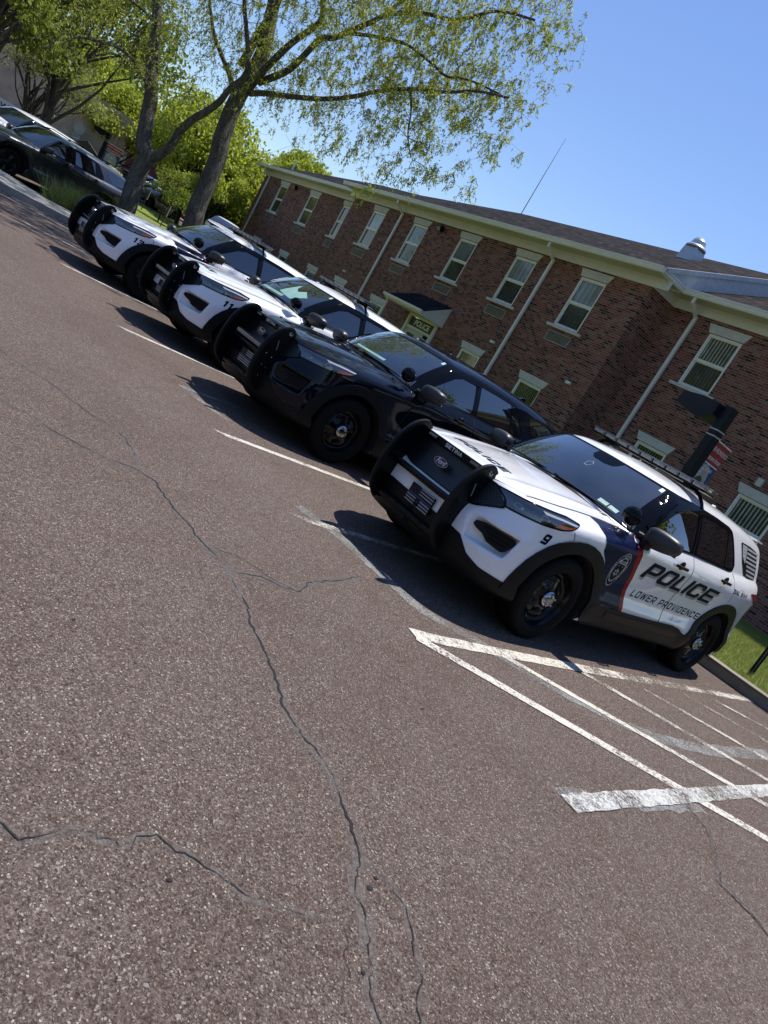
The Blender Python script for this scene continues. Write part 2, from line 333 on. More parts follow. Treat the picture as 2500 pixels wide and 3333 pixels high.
for _ in range(3):
    g=grad(BF,bP); d=BF(bP); st=g*(d/np.maximum((g**2).sum(1),.2))[:,None]; l=np.linalg.norm(st,axis=1,keepdims=True); bP-=st*np.minimum(1,.012/np.maximum(l,1e-9))
def body_mi():
    c=bP[bFc].mean(1); r0=np.hypot(c[:,0],c[:,2]-.375); r1=np.hypot(c[:,0]+3.025,c[:,2]-.375)
    return (((r0<.475)|(r1<.475)|(c[:,2]<.285))).astype(int)
def body_obj(parent, mat, zs=1.0, name='body'):
    P=bP.copy()
    if zs!=1: P[:,2]=np.where(P[:,2]>.5,.5+(P[:,2]-.5)*zs,P[:,2])
    return mesh_obj(name,P.tolist(),bFc.tolist(),[mat,M_void],parent,True,body_mi().tolist())
# ---- projected skins
def spline_pts(pts, n=5, closed=True):
    out=[];m=len(pts)
    for i in range(m if closed else m-1):
        p0,p1,p2,p3=[np.array(pts[(i+k)%m] if closed else pts[min(max(i+k,0),m-1)]) for k in (-1,0,1,2)]
        for j in range(n):
            t=j/n; out.append(tuple(.5*((2*p1)+(-p0+p2)*t+(2*p0-5*p1+4*p2-p3)*t*t+(-p0+3*p1-3*p2+p3)*t**3)))
    if not closed: out.append(tuple(pts[-1]))
    return out
def rnd(pts, r=.03, n=4):
    out=[];m=len(pts)
    for i in range(m):
        a,b,c=[np.array(pts[(i+k)%m],float) for k in (-1,0,1)]
        u=a-b;w=c-b;lu=np.linalg.norm(u);lw=np.linalg.norm(w);q=min(r,lu*.45,lw*.45);s=b+u/lu*q;e=b+w/lw*q
        for j in range(n+1):
            t=j/n; out.append(tuple((1-t)**2*s+2*t*(1-t)*b+t*t*e))
    return out
def strip(pts, w):
    pts=[np.array(p,float) for p in pts];L=[];Rr=[]
    for i,p in enumerate(pts):
        t=pts[min(i+1,len(pts)-1)]-pts[max(i-1,0)];t/=np.linalg.norm(t);n=np.array([-t[1],t[0]]);L.append(tuple(p+n*w/2));Rr.append(tuple(p-n*w/2))
    return L+Rr[::-1]
CR=.85
def PJ(kind):
    if kind=='side': return lambda u,v:(np.stack([u,0*u+1.5,v],-1),np.stack([0*u,0*u-1,0*u],-1))
    if kind=='front': return lambda u,v:(np.stack([0*u+1.5,u,v],-1),np.stack([0*u-1,0*u,0*u],-1))
    if kind=='rear': return lambda u,v:(np.stack([0*u-4.6,u,v],-1),np.stack([0*u+1,0*u,0*u],-1))
    if kind=='top': return lambda u,v:(np.stack([u,v,0*u+2.3],-1),np.stack([0*u,0*u,0*u-1],-1))
    if kind=='cyl': return lambda u,v:(np.stack([.1+1.3*np.cos(u/CR),1.3*np.sin(u/CR),v],-1),np.stack([-np.cos(u/CR),-np.sin(u/CR),0*u],-1))
def C3(x,y,z): return (math.atan2(y,x-.1)*CR, z)
def skin_data(loops, kind, off, h=.03, thick=0, f=None):
    vs,fs=fill2d(loops); vs,fs=gridcut(vs,fs,h)
    if not vs: return [],[]
    f=f or SF; A=np.array(vs); O,D=PJ(kind)(A[:,0],A[:,1]); t=np.zeros(len(A))
    for _ in range(110): t+=np.clip(f(O+D*t[:,None])*.75,-.05,.3)
    P=O+D*t[:,None]; ok=np.abs(f(P))<.006
    if kind=='side': ok&=P[:,1]>.55
    g=grad(f,P); g/=np.maximum(np.linalg.norm(g,axis=1,keepdims=True),1e-6); Q=P+g*off
    F=[]
    for q in fs:
        if not all(ok[i] for i in q): continue
        a,b,c=Q[q[0]],Q[q[1]],Q[q[2]]; nn=np.cross(b-a,c-a); F.append(tuple(q) if nn@g[q[0]]>0 else tuple(q[::-1]))
    V=Q.tolist()
    if thick:
        ec={}
        for q in F:
            for i in range(len(q)):
                e=(q[i],q[(i+1)%len(q)]); ec[e]=1
        bd=[e for e in ec if (e[1],e[0]) not in ec]; mp={}
        for a,b in bd:
            for k in (a,b):
                if k not in mp: mp[k]=len(V); V.append((Q[k]-g[k]*thick).tolist())
        for a,b in bd: F.append((b,a,mp[a],mp[b]))
    return V,F
SKC={}
def skin(name, loops, kind, off, mat, parent, h=.03, thick=0, right=False, smooth=True, key=None, f=None):
    if key and key in SKC: V,F=SKC[key]
    else:
        V,F=skin_data(loops,kind,off,h,thick,f)
        if key: SKC[key]=(V,F)
    if not F: return None
    if right: V=[(x,-y,z) for x,y,z in V]; F=[q[::-1] for q in F]
    o=mesh_obj(name,V,F,mat,parent,smooth)
    if thick: o.data.set_sharp_from_angle(angle=R(50))
    return o
# ---- outlines (x,z) on the side, (y,z) on the front, (x,y) from above
def arc(cx,cz,rx,rz,a0,a1,n=18): return [(cx+rx*math.cos(R(a0+(a1-a0)*i/n)),cz+rz*math.sin(R(a0+(a1-a0)*i/n))) for i in range(n+1)]
DLO=rnd([(-.61,1.142),(-.74,1.27),(-.87,1.385),(-1.10,1.55),(-1.27,1.608),(-1.6,1.622),(-2.1,1.622),(-2.45,1.612),(-2.56,1.590),(-2.62,1.54),(-2.81,1.30),(-2.79,1.238),(-2.68,1.222),(-1.74,1.208),(-1.2,1.18),(-.9,1.16)],.02)
FGL=rnd([(-.86,1.185),(-.93,1.30),(-1.20,1.485),(-1.36,1.548),(-1.62,1.560),(-1.665,1.225),(-1.2,1.200)],.03)
RGL=rnd([(-1.765,1.232),(-1.735,1.560),(-2.1,1.566),(-2.42,1.562),(-2.50,1.245)],.025)
RGL2=rnd([(-2.525,1.250),(-2.455,1.56),(-2.52,1.553),(-2.57,1.52),(-2.755,1.29),(-2.735,1.255)],.015)
QGL=rnd([(-2.88,1.55),(-3.0,1.39),(-3.17,1.255),(-3.30,1.24),(-3.62,1.25),(-3.60,1.38),(-3.50,1.535),(-3.2,1.552)],.03)
VIS=rnd([(-.80,1.245),(-.98,1.39),(-1.20,1.535),(-1.36,1.590),(-1.7,1.600),(-1.70,1.545),(-1.38,1.535),(-1.22,1.480),(-.97,1.315),(-.84,1.215)],.01)
FD=[(-.655,1.14),(-.68,1.05),(-.685,.9),(-.665,.7),(-.64,.56),(-.65,.49),(-1.772,.49),(-1.778,.9),(-1.765,1.1),(-1.735,1.208),(-1.2,1.18),(-.9,1.16)]
RD=[(-1.786,.49),(-1.792,.9),(-1.778,1.1),(-1.748,1.209),(-2.68,1.222),(-2.79,1.238),(-2.83,1.14),(-2.885,1.0),(-2.88,.945),(-2.80,.905),(-2.70,.84),(-2.60,.74),(-2.52,.62),(-2.475,.49)]
HOOD=spline_pts([(.79,0),(.785,.25),(.76,.44),(.66,.60),(.50,.665),(.25,.70),(0,.715),(-.3,.735),(-.56,.765),(-.53,.66),(-.455,.4),(-.425,.15),(-.425,-.15),(-.455,-.4),(-.53,-.66),(-.56,-.765),(-.3,-.735),(0,-.715),(.25,-.70),(.50,-.665),(.66,-.60),(.76,-.44),(.785,-.25)],3)
WS=rnd([(-.735,1.155),(-.4,1.196),(0,1.205),(.4,1.196),(.735,1.155),(.700,1.30),(.63,1.575),(.55,1.590),(0,1.600),(-.55,1.590),(-.63,1.575),(-.700,1.30)],.02)
WSF=rnd([(-.87,1.130),(-.4,1.186),(0,1.196),(.4,1.186),(.87,1.130),(.85,1.27),(.775,1.52),(.735,1.598),(.67,1.610),(0,1.618),(-.67,1.610),(-.735,1.598),(-.775,1.52),(-.85,1.27)],.015)
GRL=rnd([(-.50,.985),(0,.992),(.50,.985),(.62,.93),(.655,.868),(.47,.765),(.30,.735),(-.30,.735),(-.47,.765),(-.655,.868),(-.62,.93)],.025)
HL=rnd([C3(.76,.485,.985),C3(.64,.62,1.0),C3(.45,.73,1.02),C3(.30,.84,1.035),C3(.165,.90,1.030),C3(.20,.925,1.0),C3(.27,.92,.955),C3(.36,.88,.925),C3(.5,.80,.90),C3(.64,.71,.885),C3(.74,.62,.875)],.018)
HLi=rnd([C3(.745,.50,.975),C3(.64,.62,.988),C3(.45,.73,1.006),C3(.30,.84,1.021),C3(.185,.90,1.016),C3(.215,.925,.998),C3(.275,.92,.966),C3(.36,.88,.938),C3(.5,.80,.913),C3(.64,.71,.898),C3(.725,.62,.888)],.014)
AMB=rnd([C3(.385,.86,.965),C3(.30,.91,.975),C3(.235,.925,.985),C3(.275,.92,.968),C3(.36,.88,.940),C3(.42,.85,.930)],.006)
HSTR=rnd([C3(.50,.72,.992),C3(.36,.82,1.005),C3(.20,.90,1.011),C3(.22,.915,1.000),C3(.36,.82,.993),C3(.48,.74,.978)],.004)
LOWF=[C3(.93,-.05,.555),C3(.92,.20,.555),C3(.92,.36,.555),C3(.90,.44,.550),C3(.87,.52,.54),C3(.82,.62,.445),C3(.75,.73,.405),C3(.60,.86,.392),C3(.45,.95,.385),C3(.40,.97,.27),C3(.6,.9,.272),C3(.8,.68,.275),C3(.9,.4,.28),C3(.93,-.05,.28)]
FOG=rnd([C3(.87,.535,.665),C3(.85,.56,.70),C3(.79,.62,.705),C3(.585,.80,.705),C3(.555,.83,.680),C3(.60,.80,.585),C3(.64,.765,.565),C3(.76,.65,.585),C3(.79,.62,.625),C3(.86,.55,.640)],.012)
def ring(cx, fr=True):
    o=arc(cx,.375,.575,.557,-2,182) if not fr else arc(cx,.375,.575,.557,-4,178)
    i=arc(cx,.375,.452,.452,182,-4)
    return o+i
ROCK=rnd([(-.50,.475),(-.60,.495),(-1.0,.487),(-1.6,.497),(-2.11,.512),(-2.26,.500),(-2.38,.465),(-2.62,.45),(-2.60,.36),(-2.50,.265),(-.58,.265),(-.46,.33)],.02)
ROCKI=rnd([(-.78,.455),(-1.0,.452),(-2.1,.475),(-2.28,.44),(-2.30,.41),(-2.1,.405),(-.8,.385)],.02)
CLAD_REAR=[(-3.57,.36),(-3.60,.30),(-3.98,.33),(-4.05,.50),(-3.85,.50),(-3.60,.44)]
TAIL=rnd([(-3.40,1.125),(-3.62,1.14),(-3.97,1.12),(-4.0,1.02),(-3.72,1.005),(-3.58,1.03),(-3.5,1.08)],.02)
def wheel(parent, x, y, side, police=True, rot=0):
    w=empty('wheel',(x,y,.381),0,parent=parent); w.rotation_euler=(0,rot,0 if side>0 else PI)
    t=MB(); prof=[(-.20,.245),(-.225,.30),(-.235,.335),(-.225,.366),(-.19,.379),(-.150,.381),(-.148,.372),(-.140,.372),(-.138,.382),(-.105,.382),(-.103,.373),(-.095,.373),(-.093,.382),(-.055,.382),(-.053,.373),(-.045,.373),(-.043,.382),(-.008,.381),(.012,.374),(.022,.362),(.026,.352),(.0295,.350),(.0315,.335),(.034,.318),(.0325,.300),(.0345,.297),(.0345,.292),(.031,.289),(.027,.272),(.022,.262),(.016,.258),(.008,.243)]
    t.lathe([(a-.0,r) for a,r in prof],56); t.build('tyre',M_rub,w,angle=35)
    # tread grooves as dark rings
    nr,na=26,80; vs=[];fs=[]
    for i in range(nr):
        r=.052+(.247-.052)*i/(nr-1)
        for k in range(na):
            th=2*PI*k/na; c5=.5+.5*math.cos(5*th)
            if police:
                y0=-.012-.042*math.exp(-((r-.165)/.05)**2)*(.35+.65*c5**2)-(.030*max(0,(r-.175)/.03) if r<.205 else .030)+(.052*max(0,(r-.222)/.02) if r>.222 else 0)
                y0=max(y0,-.085)
            else:
                y0=-.005-.05*(1-c5**3)*(1 if .07<r<.225 else 0)
            y0=min(y0,.016)
            vs.append((r*math.cos(th),y0,r*math.sin(th)))
    for i in range(nr-1):
        for k in range(na): fs.append((i*na+k,i*na+(k+1)%na,(i+1)*na+(k+1)%na,(i+1)*na+k))
    mesh_obj('rim',vs,fs,M_rim,w,True)
    h=MB(); pr=[(-.02,.078),(.004,.080),(.018,.073),(.030,.055),(.036,.030),(.037,.001)] if police else [(-.02,.05),(.0,.05),(.008,.04),(.01,.001)]
    h.lathe(pr,24)
    if police:
        for k in range(5):
            a=2*PI*k/5+.3; m=Matrix.Translation((.05*math.cos(a),.020,.05*math.sin(a))); h.lathe([(0,.013),(.014,.013),(.020,.009),(.021,.001)],10,m)
    h.build('hubcap',M_chrome if police else M_rim,w,angle=40)
    b=MB(); b.lathe([(-.09,.001),(-.09,.246),(-.2,.246)],32); b.build('brake_disc',M_void,w)
    return w
def mirror(parent, sgn, lit=True):
    m=MB(); n=14
    vs=[];fs=[]
    for i in range(n+1):
        u=-PI/2+PI*i/n
        for k in range(20):
            a=2*PI*k/20; sx=abs(math.cos(a))**.6*math.copysign(1,math.cos(a)); sz=abs(math.sin(a))**.7*math.copysign(1,math.sin(a)); cu=abs(math.cos(u))**.45; su=math.copysign(abs(math.sin(u))**.8,math.sin(u))
            x=.075*cu*sx*(1.0 if sx<0 else 1.15); z=.088*cu*sz*(1-.18*su); y=.150*su
            vs.append((x-.80-.03*su,sgn*(1.055+y),z+1.205+.012*su))
    for i in range(n):
        for k in range(20): fs.append((i*20+k,i*20+(k+1)%20,(i+1)*20+(k+1)%20,(i+1)*20+k))
    if sgn>0: fs=[f[::-1] for f in fs]
    o=mesh_obj('door_mirror',vs,fs,M_mirr,parent,True)
    b=MB(); b.tube([(-.72,sgn*.86,1.15),(-.77,sgn*.95,1.155),(-.80,sgn*1.02,1.17)],[.035,.03,.035],8); b.rbox((-.74,sgn*.965,1.11),(.10,.06,.07),.015); b.build('mirror_arm',M_clad,o,angle=40)
    mg=MB(); mg.rbox((-.872,sgn*1.065,1.205),(.012,.23,.13),.005); mg.build('mirror_glass',M_chrome,o)
    return o
def handle(parent, x, z, sgn):
    b=MB(); y=sgn*1.012; b.rbox((x,y,z),(.20,.022,.030),.010); b.rbox((x+.085,y-sgn*.015,z),(.03,.03,.026),.006); b.rbox((x-.085,y-sgn*.015,z),(.03,.03,.026),.006)
    o=b.build('door_handle',M_clad,parent,angle=40)
    s=MB(); s.lathe([(-.004,.040),(.001,.043),(.002,.036),(-.004,.001)],20,Matrix.Translation((x,sgn*.988,z+.012))@Matrix.Scale(1 if sgn>0 else -1,4,(0,1,0))@Matrix.Scale(1.25,4,(1,0,0))); s.build('handle_recess',M_plast,o,True)
    return o
def star(cx,cz,r,ri=.6,n=7):
    return [(cx+(r if k%2==0 else r*ri)*math.cos(PI*k/n+PI/2),cz+(r if k%2==0 else r*ri)*math.sin(PI*k/n+PI/2)) for k in range(2*n)]
def push_bumper(car, v):
    pb=empty('push_bumper',(-.07 if v['n']!=13 else -.12,0,0),parent=car)
    side_o=[(.90,1.085),(.955,1.075),(1.02,1.035),(1.08,.96),(1.125,.86),(1.155,.72),(1.160,.58),(1.140,.46),(1.09,.385),(1.02,.335),(.95,.325),(.90,.36),(.905,.45),(.93,.56),(.915,.66),(.88,.76),(.835,.90),(.815,.98),(.83,1.05),(.86,1.08)]
    O=rnd(side_o,.03,3)
    for s in (1,-1):
        y0=.425*s
        p=MB(); ins=[(.965+(x-.965)*.955,.70+(z-.70)*.965) for x,z in O]
        p.prism(ins if s>0 else ins, y0-.006, y0+.006, lambda u,w_,t:(u,t,w_)); o=p.build('upright_plate',M_satin,pb,angle=30)
        r=MB(); edge=[q for q in O if q[0]>.94 or q[1]>1.0]
        # rubber nosing running down the front edge
        path=spline_pts([(.84,1.05),(.90,1.085),(.955,1.075),(1.02,1.035),(1.08,.96),(1.125,.86),(1.155,.72),(1.160,.58),(1.140,.46),(1.09,.385),(1.02,.335)],4,False)
        n=len(path); vs=[];fs=[]
        for i,(x,z) in enumerate(path):
            a=np.array(path[min(i+1,n-1)])-np.array(path[max(i-1,0)]); a/=np.linalg.norm(a); nx,nz=-a[1],a[0]
            if nx*(x-.9)+nz*(z-.7)<0: nx,nz=-nx,-nz
            for (d,yy) in ((-.034,-.015),(-.004,-.019),(.008,-.013),(.011,0),(.008,.013),(-.004,.019),(-.034,.015)): vs.append((x+nx*d,y0+yy,z+nz*d))
        for i in range(n-1):
            for k in range(6): fs.append((i*7+k,i*7+k+1,(i+1)*7+k+1,(i+1)*7+k))
            fs.append((i*7+6,i*7,(i+1)*7,(i+1)*7+6))
        fs+=[tuple(range(7)),tuple((n-1)*7+k for k in range(7))[::-1]]
        mesh_obj('rubber_edge',vs,fs,M_clad,o,True).data.set_sharp_from_angle(angle=R(50))
        yy=y0+s*.0075; vs2,fs2=fill2d([star(.895,1.030,.026),star(.895,1.030,.017)]); mesh_obj('star_emblem',[(a,yy,b) for a,b in vs2],[f if s<0 else f[::-1] for f in fs2],M_letw,o)
        l=MB(); rot=Matrix.Rotation(R(14),3,'Y'); l.rbox((.985,y0+s*.010,.865),(.020,.010,.115),.004,rot); o2=l.build('warning_light',M_plast,o)
        l=MB()
        for k in range(6): l.rbox(Vector((.985,y0+s*.016,.865))+rot@Vector((0,0,-.044+.0176*k)),(.011,.006,.012),.002,rot)
        l.build('light_lens',M_led,o2)
        bl=MB()
        for (x,z) in ((.99,.60),(1.05,.62),(1.03,.50),(.98,.72),(1.06,.74)): bl.lathe([(0,.009),(.006,.008),(.007,.001)],8,Matrix.Translation((x,y0+s*.006,z))@Matrix.Scale(s,4,(0,1,0)))
        bl.build('bolt',M_chrome if v['n']!=9 else M_satin,o)
    c=MB(); c.rbox((.905,0,1.015),(.028,.84,.055),.008); cb=c.build('top_crossbar',M_satin,pb,angle=40)
    for yy in (-.27,.27):
        l=MB(); l.rbox((.925,yy,1.018),(.012,.115,.030),.004); lo=l.build('warning_light',M_plast,cb)
        l=MB()
        for k in range(5): l.rbox((.932,yy-.04+.02*k,1.018),(.006,.015,.018),.002)
        l.build('light_lens',M_led,lo)
    flat_text('maker_lettering','SETINA',lambda a,b:(.9205,-.105+a,1.0+b),.030,.21,M_letw,cb,t=.2,sp=.25)
    c=MB(); c.tube([(1.02,-.42,.70),(1.02,.42,.70)],.028,12); c.build('middle_crossbar',M_satin,pb,angle=40)
    c=MB(); c.tube([(1.02,-.42,.405),(1.02,.42,.405)],.03,12); c.rbox((1.0,0,.40),(.02,.84,.05),.006); c.build('lower_crossbar',M_satin,pb,angle=40)
    for s in (-1,1):
        c=MB();c.rbox((.90,s*.36,.42),(.22,.03,.09),.006);c.build('mounting_bracket',M_satin,pb,angle=40)
        c=MB();c.rbox((1.045,s*.17,.415),(.012,.10,.028),.003);c.build('marker_light',M_plast,pb,angle=40)
    if v['bar']:
        c=MB(); c.rbox((1.045,0,.765),(.06,.62,.055),.012); lo=c.build('light_bar',M_satin,pb,angle=40)
        c=MB()
        for k in range(14): c.rbox((1.078,-.27+.0415*k,.765),(.012,.034,.036),.004)
        c.build('light_lens',M_led,lo)
    return pb
def flag_plate(car, v):
    x0=.948; cy=.05; p=MB(); p.rbox((x0,cy,.565),(.012,.305,.152),.005); o=p.build('front_plate',M_letk,car)
    fr=lambda a,b:(x0+.0075,cy-.150+a*.30,.490+b*.150)
    MW=M_plateg if v['n']==9 else M_grayv
    st=MB()
    for k in range(7):
        y0=(13-2*k-1)/13; y1=y0+1/13
        if k==3: continue
        a0=.42 if k<3 else 0
        st.add([fr(a0,y0),fr(1,y0),fr(1,y1),fr(a0,y1)],[(0,1,2,3)])
    st.build('flag_stripes',MW,o); b=MB(); b.add([fr(0,.42),fr(1,.42),fr(1,.54),fr(0,.54)],[(0,1,2,3)]); b.build('blue_line',M_blue_line,o)
    lo=[]
    for r in range(6):
        for c in range(6): lo.append([(x0_*.5,y0_) for x0_,y0_ in star(.09+.135*c+(.0 if r%2 else .05),.60+.067*r,.026,.4,5)])
    vs,fs=fill2d(lo); mesh_obj('flag_stars',[fr(a,b_) for a,b_ in vs],fs,MW,o)
    if v['n']==9:
        vs,fs=fill2d(text_loops('9',0,0,1,None,t=.26)); mesh_obj('plate_number',[(x0+.0085,cy-.03+a*.055,.492+b_*.058) for a,b_ in vs],fs,M_letn,o)
    return o
def lightbar(car, v):
    X=-1.72; b=MB()
    n=9
    b.rbox((X,0,1.765),(.24,1.40,.022),.006); o=b.build('roof_light_bar',M_satin,car,angle=40)
    b=MB(); W=1.42/n
    for k in range(n): b.rbox((X,-.71+W*(k+.5),1.792),(.25,W-.012,.040),.012)
    b.build('light_lens',M_barlens,o,angle=50)
    for k in range(n):
        b=MB();b.rbox((X+.134,-.71+W*(k+.5),1.792),(.006,W*.78,.026),.002);b.build('led_module',M_led,o)
    b=MB(); b.rbox((X,0,1.813),(.26,1.43,.010),.004); b.build('bar_cover',M_barlens,o,angle=50)
    for s in (-1,1):
        b=MB(); b.rbox((X,s*.50,1.742),(.16,.10,.04),.01); b.tube([(X,s*.55,1.75),(X-.0,s*.63,1.715),(X,s*.695,1.660),(X,s*.735,1.605)],[.020,.018,.016,.014],8); b.build('mounting_foot',M_satin,o,angle=40)
    return o
M_barlens = glassmat('lightbar_lens',(.15,.155,.16),.12)
POL=[9,10,11,13]
def police_suv(v):
    car=empty('police_suv',(v['x'],v['y'],0),v['a'],v['label'],'police car','police SUVs parked in a row'); n=v['n']
    pm=v['paint']
    body=body_obj(car,pm)
    K=lambda s:s   # cache keys shared by the four vehicles
    S=lambda name,loops,kind,off,mat,key,both=True,parent=car,**kw:[skin(name,loops,kind,off,mat,parent,key=key,**kw)]+([skin(name,loops,kind,off,mat,parent,key=key,right=True,**kw)] if both else [])
    # shut lines
    S('panel_gap',[strip([(-.650,1.14),(-.676,1.05),(-.681,.9),(-.661,.7),(-.636,.56),(-.646,.49)],.014)],'side',.0008,M_void,'g1')
    S('panel_gap',[strip([(-1.741,1.205),(-1.771,1.1),(-1.785,.9),(-1.779,.49)],.016)],'side',.0008,M_void,'g2')
    S('panel_gap',[strip([(-2.795,1.238),(-2.835,1.14),(-2.89,1.0),(-2.885,.94)],.014)],'side',.0008,M_void,'g3')
    S('panel_gap',[strip([C3(.23,.925,.965),C3(.20,.95,.92),C3(.19,.96,.88)],.006)],'cyl',.0012,M_void,'g4')
    S('panel_gap',[strip([(.62,.655),(.50,.675),(.25,.71),(0,.725),(-.3,.745),(-.56,.775)],.016)],'top',.0008,M_void,'g5')
    S('panel_gap',[strip([(-3.02,1.09),(-3.06,1.115),(-3.14,1.12),(-3.2,1.09),(-3.21,1.0),(-3.16,.975)],.005)],'side',.001,M_grayv if pm is M_white else M_void,'g6',both=False)
    h=skin('hood',[HOOD],'top',.0028,pm,car,.05,.004,key='hood')
    S('front_door',[FD],'side',.0022,pm,'fd',h=.045); S('rear_door',[RD],'side',.0022,pm,'rd',h=.045)
    S('window_surround',[DLO],'side',.0030,M_glossblk,'dlo')
    gl=S('front_door_window',[FGL],'side',.0045,M_glass,'fgl'); S('rear_door_window',[RGL],'side',.0045,M_glass,'rgl'); S('rear_quarter_pane',[RGL2],'side',.0045,M_glass,'rgl2')
    S('rain_visor',[VIS],'side',.016,M_glossblk,'vis',thick=.012); q=S('cargo_window',[QGL],'side',.0035,M_glass,'qgl')
    S('window_trim',[strip([(-.70,1.148),(-.9,1.163),(-1.2,1.183),(-1.74,1.212),(-2.68,1.226),(-2.77,1.24)],.012)],'side',.0075,M_plast,'trim',thick=.006)
    S('window_trim',[strip([(-1.705,1.21),(-1.70,1.4),(-1.69,1.60)],.012)],'side',.006,M_plast,'trim2',thick=.004)
    skin('windshield_frame',[WSF],'front',.0028,M_glossblk,car,key='wsf')
    w=skin('windshield',[WS],'front',.0045,M_wind,car,key='ws')
    if n!=9 and n!=13: skin('dash_strip',[rnd([(-.30,1.235),(-.30,1.262),(.30,1.275),(.30,1.240)] if n==11 else [(-.34,1.24),(-.34,1.262),(.28,1.27),(.28,1.245)],.005)],'front',.0055,M_teal,w)
    skin('inspection_sticker',[[(.59,1.555),(.625,1.550),(.615,1.585),(.582,1.588)]],'front',.0055,M_stick,w,key='st1')
    skin('inspection_sticker',[[(.44,1.218),(.53,1.212),(.53,1.242),(.44,1.248)],[(.545,1.210),(.63,1.202),(.63,1.232),(.545,1.240)]] if n==9 else [[(.60,1.205),(.67,1.195),(.67,1.225),(.60,1.232)]],'front',.0055,M_stick,w)
    if n==9:
        m_=MB(); m_.rbox((-1.07,.02,1.50),(.05,.16,.05),.012); 
        skin('sensor_housing',[rnd([(-.12,1.60),(.20,1.60),(.17,1.53),(.08,1.515),(-.05,1.52),(-.11,1.55)],.02)],'front',.0052,M_glossblk,w)
    if n==11: skin('sun_glare_card',[[(.12,1.30),(.42,1.27),(.52,1.40),(.36,1.47),(.30,1.41),(.20,1.45),(.13,1.52)]],'front',.0055,M_teal,w)
    if n==9: skin('toll_tag',[star(.02,1.45,.035,.8,5),star(.02,1.45,.030,.8,5)],'front',.0055,M_grayv,w)
    for pts in ([(-.445,-.60),(-.50,-.25),(-.515,.12)],[(-.455,.02),(-.53,.38),(-.56,.66)]):
        b=MB(); P=[]
        for i in range(9):
            t=i/8; q0=np.array(pts[0])*(1-t)**2+2*t*(1-t)*np.array(pts[1])+t*t*np.array(pts[2]); zz=1.212-.05*q0[1]**2-.0; P.append((q0[0]-.0,q0[1],zz+.004))
        b.tube(P,[.011]+[.008]*7+[.006],6); b.rbox(P[0],(.04,.04,.025),.008); b.build('wiper',M_plast,car,angle=40)
    skin('cowl',[rnd([(-.42,-.6),(-.395,0),(-.42,.6),(-.52,.76),(-.58,.76),(-.50,.45),(-.46,0),(-.50,-.45),(-.58,-.76),(-.52,-.76)],.01)],'top',.0020,M_plast,car,key='cowl')
    g=skin('grille',[GRL],'front',.0030,M_grille,car,key='grl')
    skin('grille_frame',[GRL,[(y_*.972,.868+(z_-.868)*.93) for y_,z_ in GRL]],'front',.010,M_glossblk,car,thick=.008,key='grf')
    # oval badge
    b=MB(); el=[(.083*math.cos(2*PI*k/40),.035*math.sin(2*PI*k/40)) for k in range(40)]; xo=.905
    b.prism(el,xo-.02,xo,lambda u,v_,t:(t,u,.885+v_)); eb=b.build('oval_badge',M_chrome,car,angle=40)
    b=MB(); b.prism([(u*.92,v_*.86) for u,v_ in el],xo,xo+.001,lambda u,v_,t:(t,u,.885+v_)); b.build('badge_face',M_blue_line if n!=10 else M_letk,eb)
    scr=bpy.data.curves.new('s','FONT'); scr.body='Ford'; scr.size=.058; scr.shear=.35; scr.align_x='CENTER'; scr.offset=.0006
    ot=bpy.data.objects.new('t',scr); me=bpy.data.meshes.new_from_object(ot); bpy.data.objects.remove(ot)
    mesh_obj('badge_script',[(xo+.002,q.co.x*.95,.870+q.co.y) for q in me.vertices],[tuple(p.vertices) for p in me.polygons],M_letw,eb)
    S('front_lower_fascia',[rnd(LOWF,.012)],'cyl',.006,M_clad,'lowf',thick=.012); 
    for sg in (1,-1):
        fp=rnd([(-.135,.660),(-.125,.695),(-.05,.710),(.20,.708),(.225,.680),(.175,.588),(.145,.572),(.015,.590),(-.04,.628),(-.10,.642)],.010)
        fr=lambda u,v_,n_: (.80+.70*n_-.71*u, sg*(.69+.71*n_+.70*u), v_)
        b=MB(); b.prism(fp if sg<0 else fp[::-1],-.06,-.038,lambda u,v_,t: fr(u,v_,t)); f_=b.build('fog_light_opening',M_void,car)
        b=MB()
        for k in range(3): b.tube([fr(-.05+.03*k,.685-.032*k,-.036),fr(.19-.01*k,.685-.032*k,-.036)],.007,6)
        b.build('fog_light_louvre',M_plast,f_)
    for sg in (1,-1):
        hd=skin('headlight',[HL],'cyl',.0025,M_glossblk,car,.025,key='hl',right=sg<0)
        skin('headlight_glass',[HLi],'cyl',.0045,M_lamp,hd,.025,key='hli',right=sg<0)
        skin('turn_signal',[AMB],'cyl',.0062,M_amber,hd,.02,key='amb',right=sg<0)
        skin('chrome_strip',[HSTR],'cyl',.0062,M_strip,hd,.02,key='hst',right=sg<0)
        for (x_,y_,z_) in ((.665,.665,.935),(.50,.79,.950)):
            c=C3(x_,y_,z_)
            ho=[(c[0]+.030*math.cos(PI*k/3+.5),c[1]+.024*math.sin(PI*k/3+.5)) for k in range(6)]; hi=[(c[0]+.024*math.cos(PI*k/3+.5),c[1]+.018*math.sin(PI*k/3+.5)) for k in range(6)]
            skin('projector_lens',[ho,hi],'cyl',.0062,M_barlens,hd,.02,right=sg<0)
            skin('projector_highlight',[[(c[0]+.03,c[1]-.012),(c[0]+.040,c[1]-.010),(c[0]+.036,c[1]+.0),(c[0]+.045,c[1]+.004),(c[0]+.034,c[1]+.010),(c[0]+.030,c[1]+.0)]],'cyl',.0064,M_chrome,hd,.02,right=sg<0)
    for cx in (0,-3.025): S('wheel_arch_trim',[ring(cx)],'side',.014,M_clad,'ring%g'%cx,thick=.022,f=lambda X: sdf(X,'nocut'))
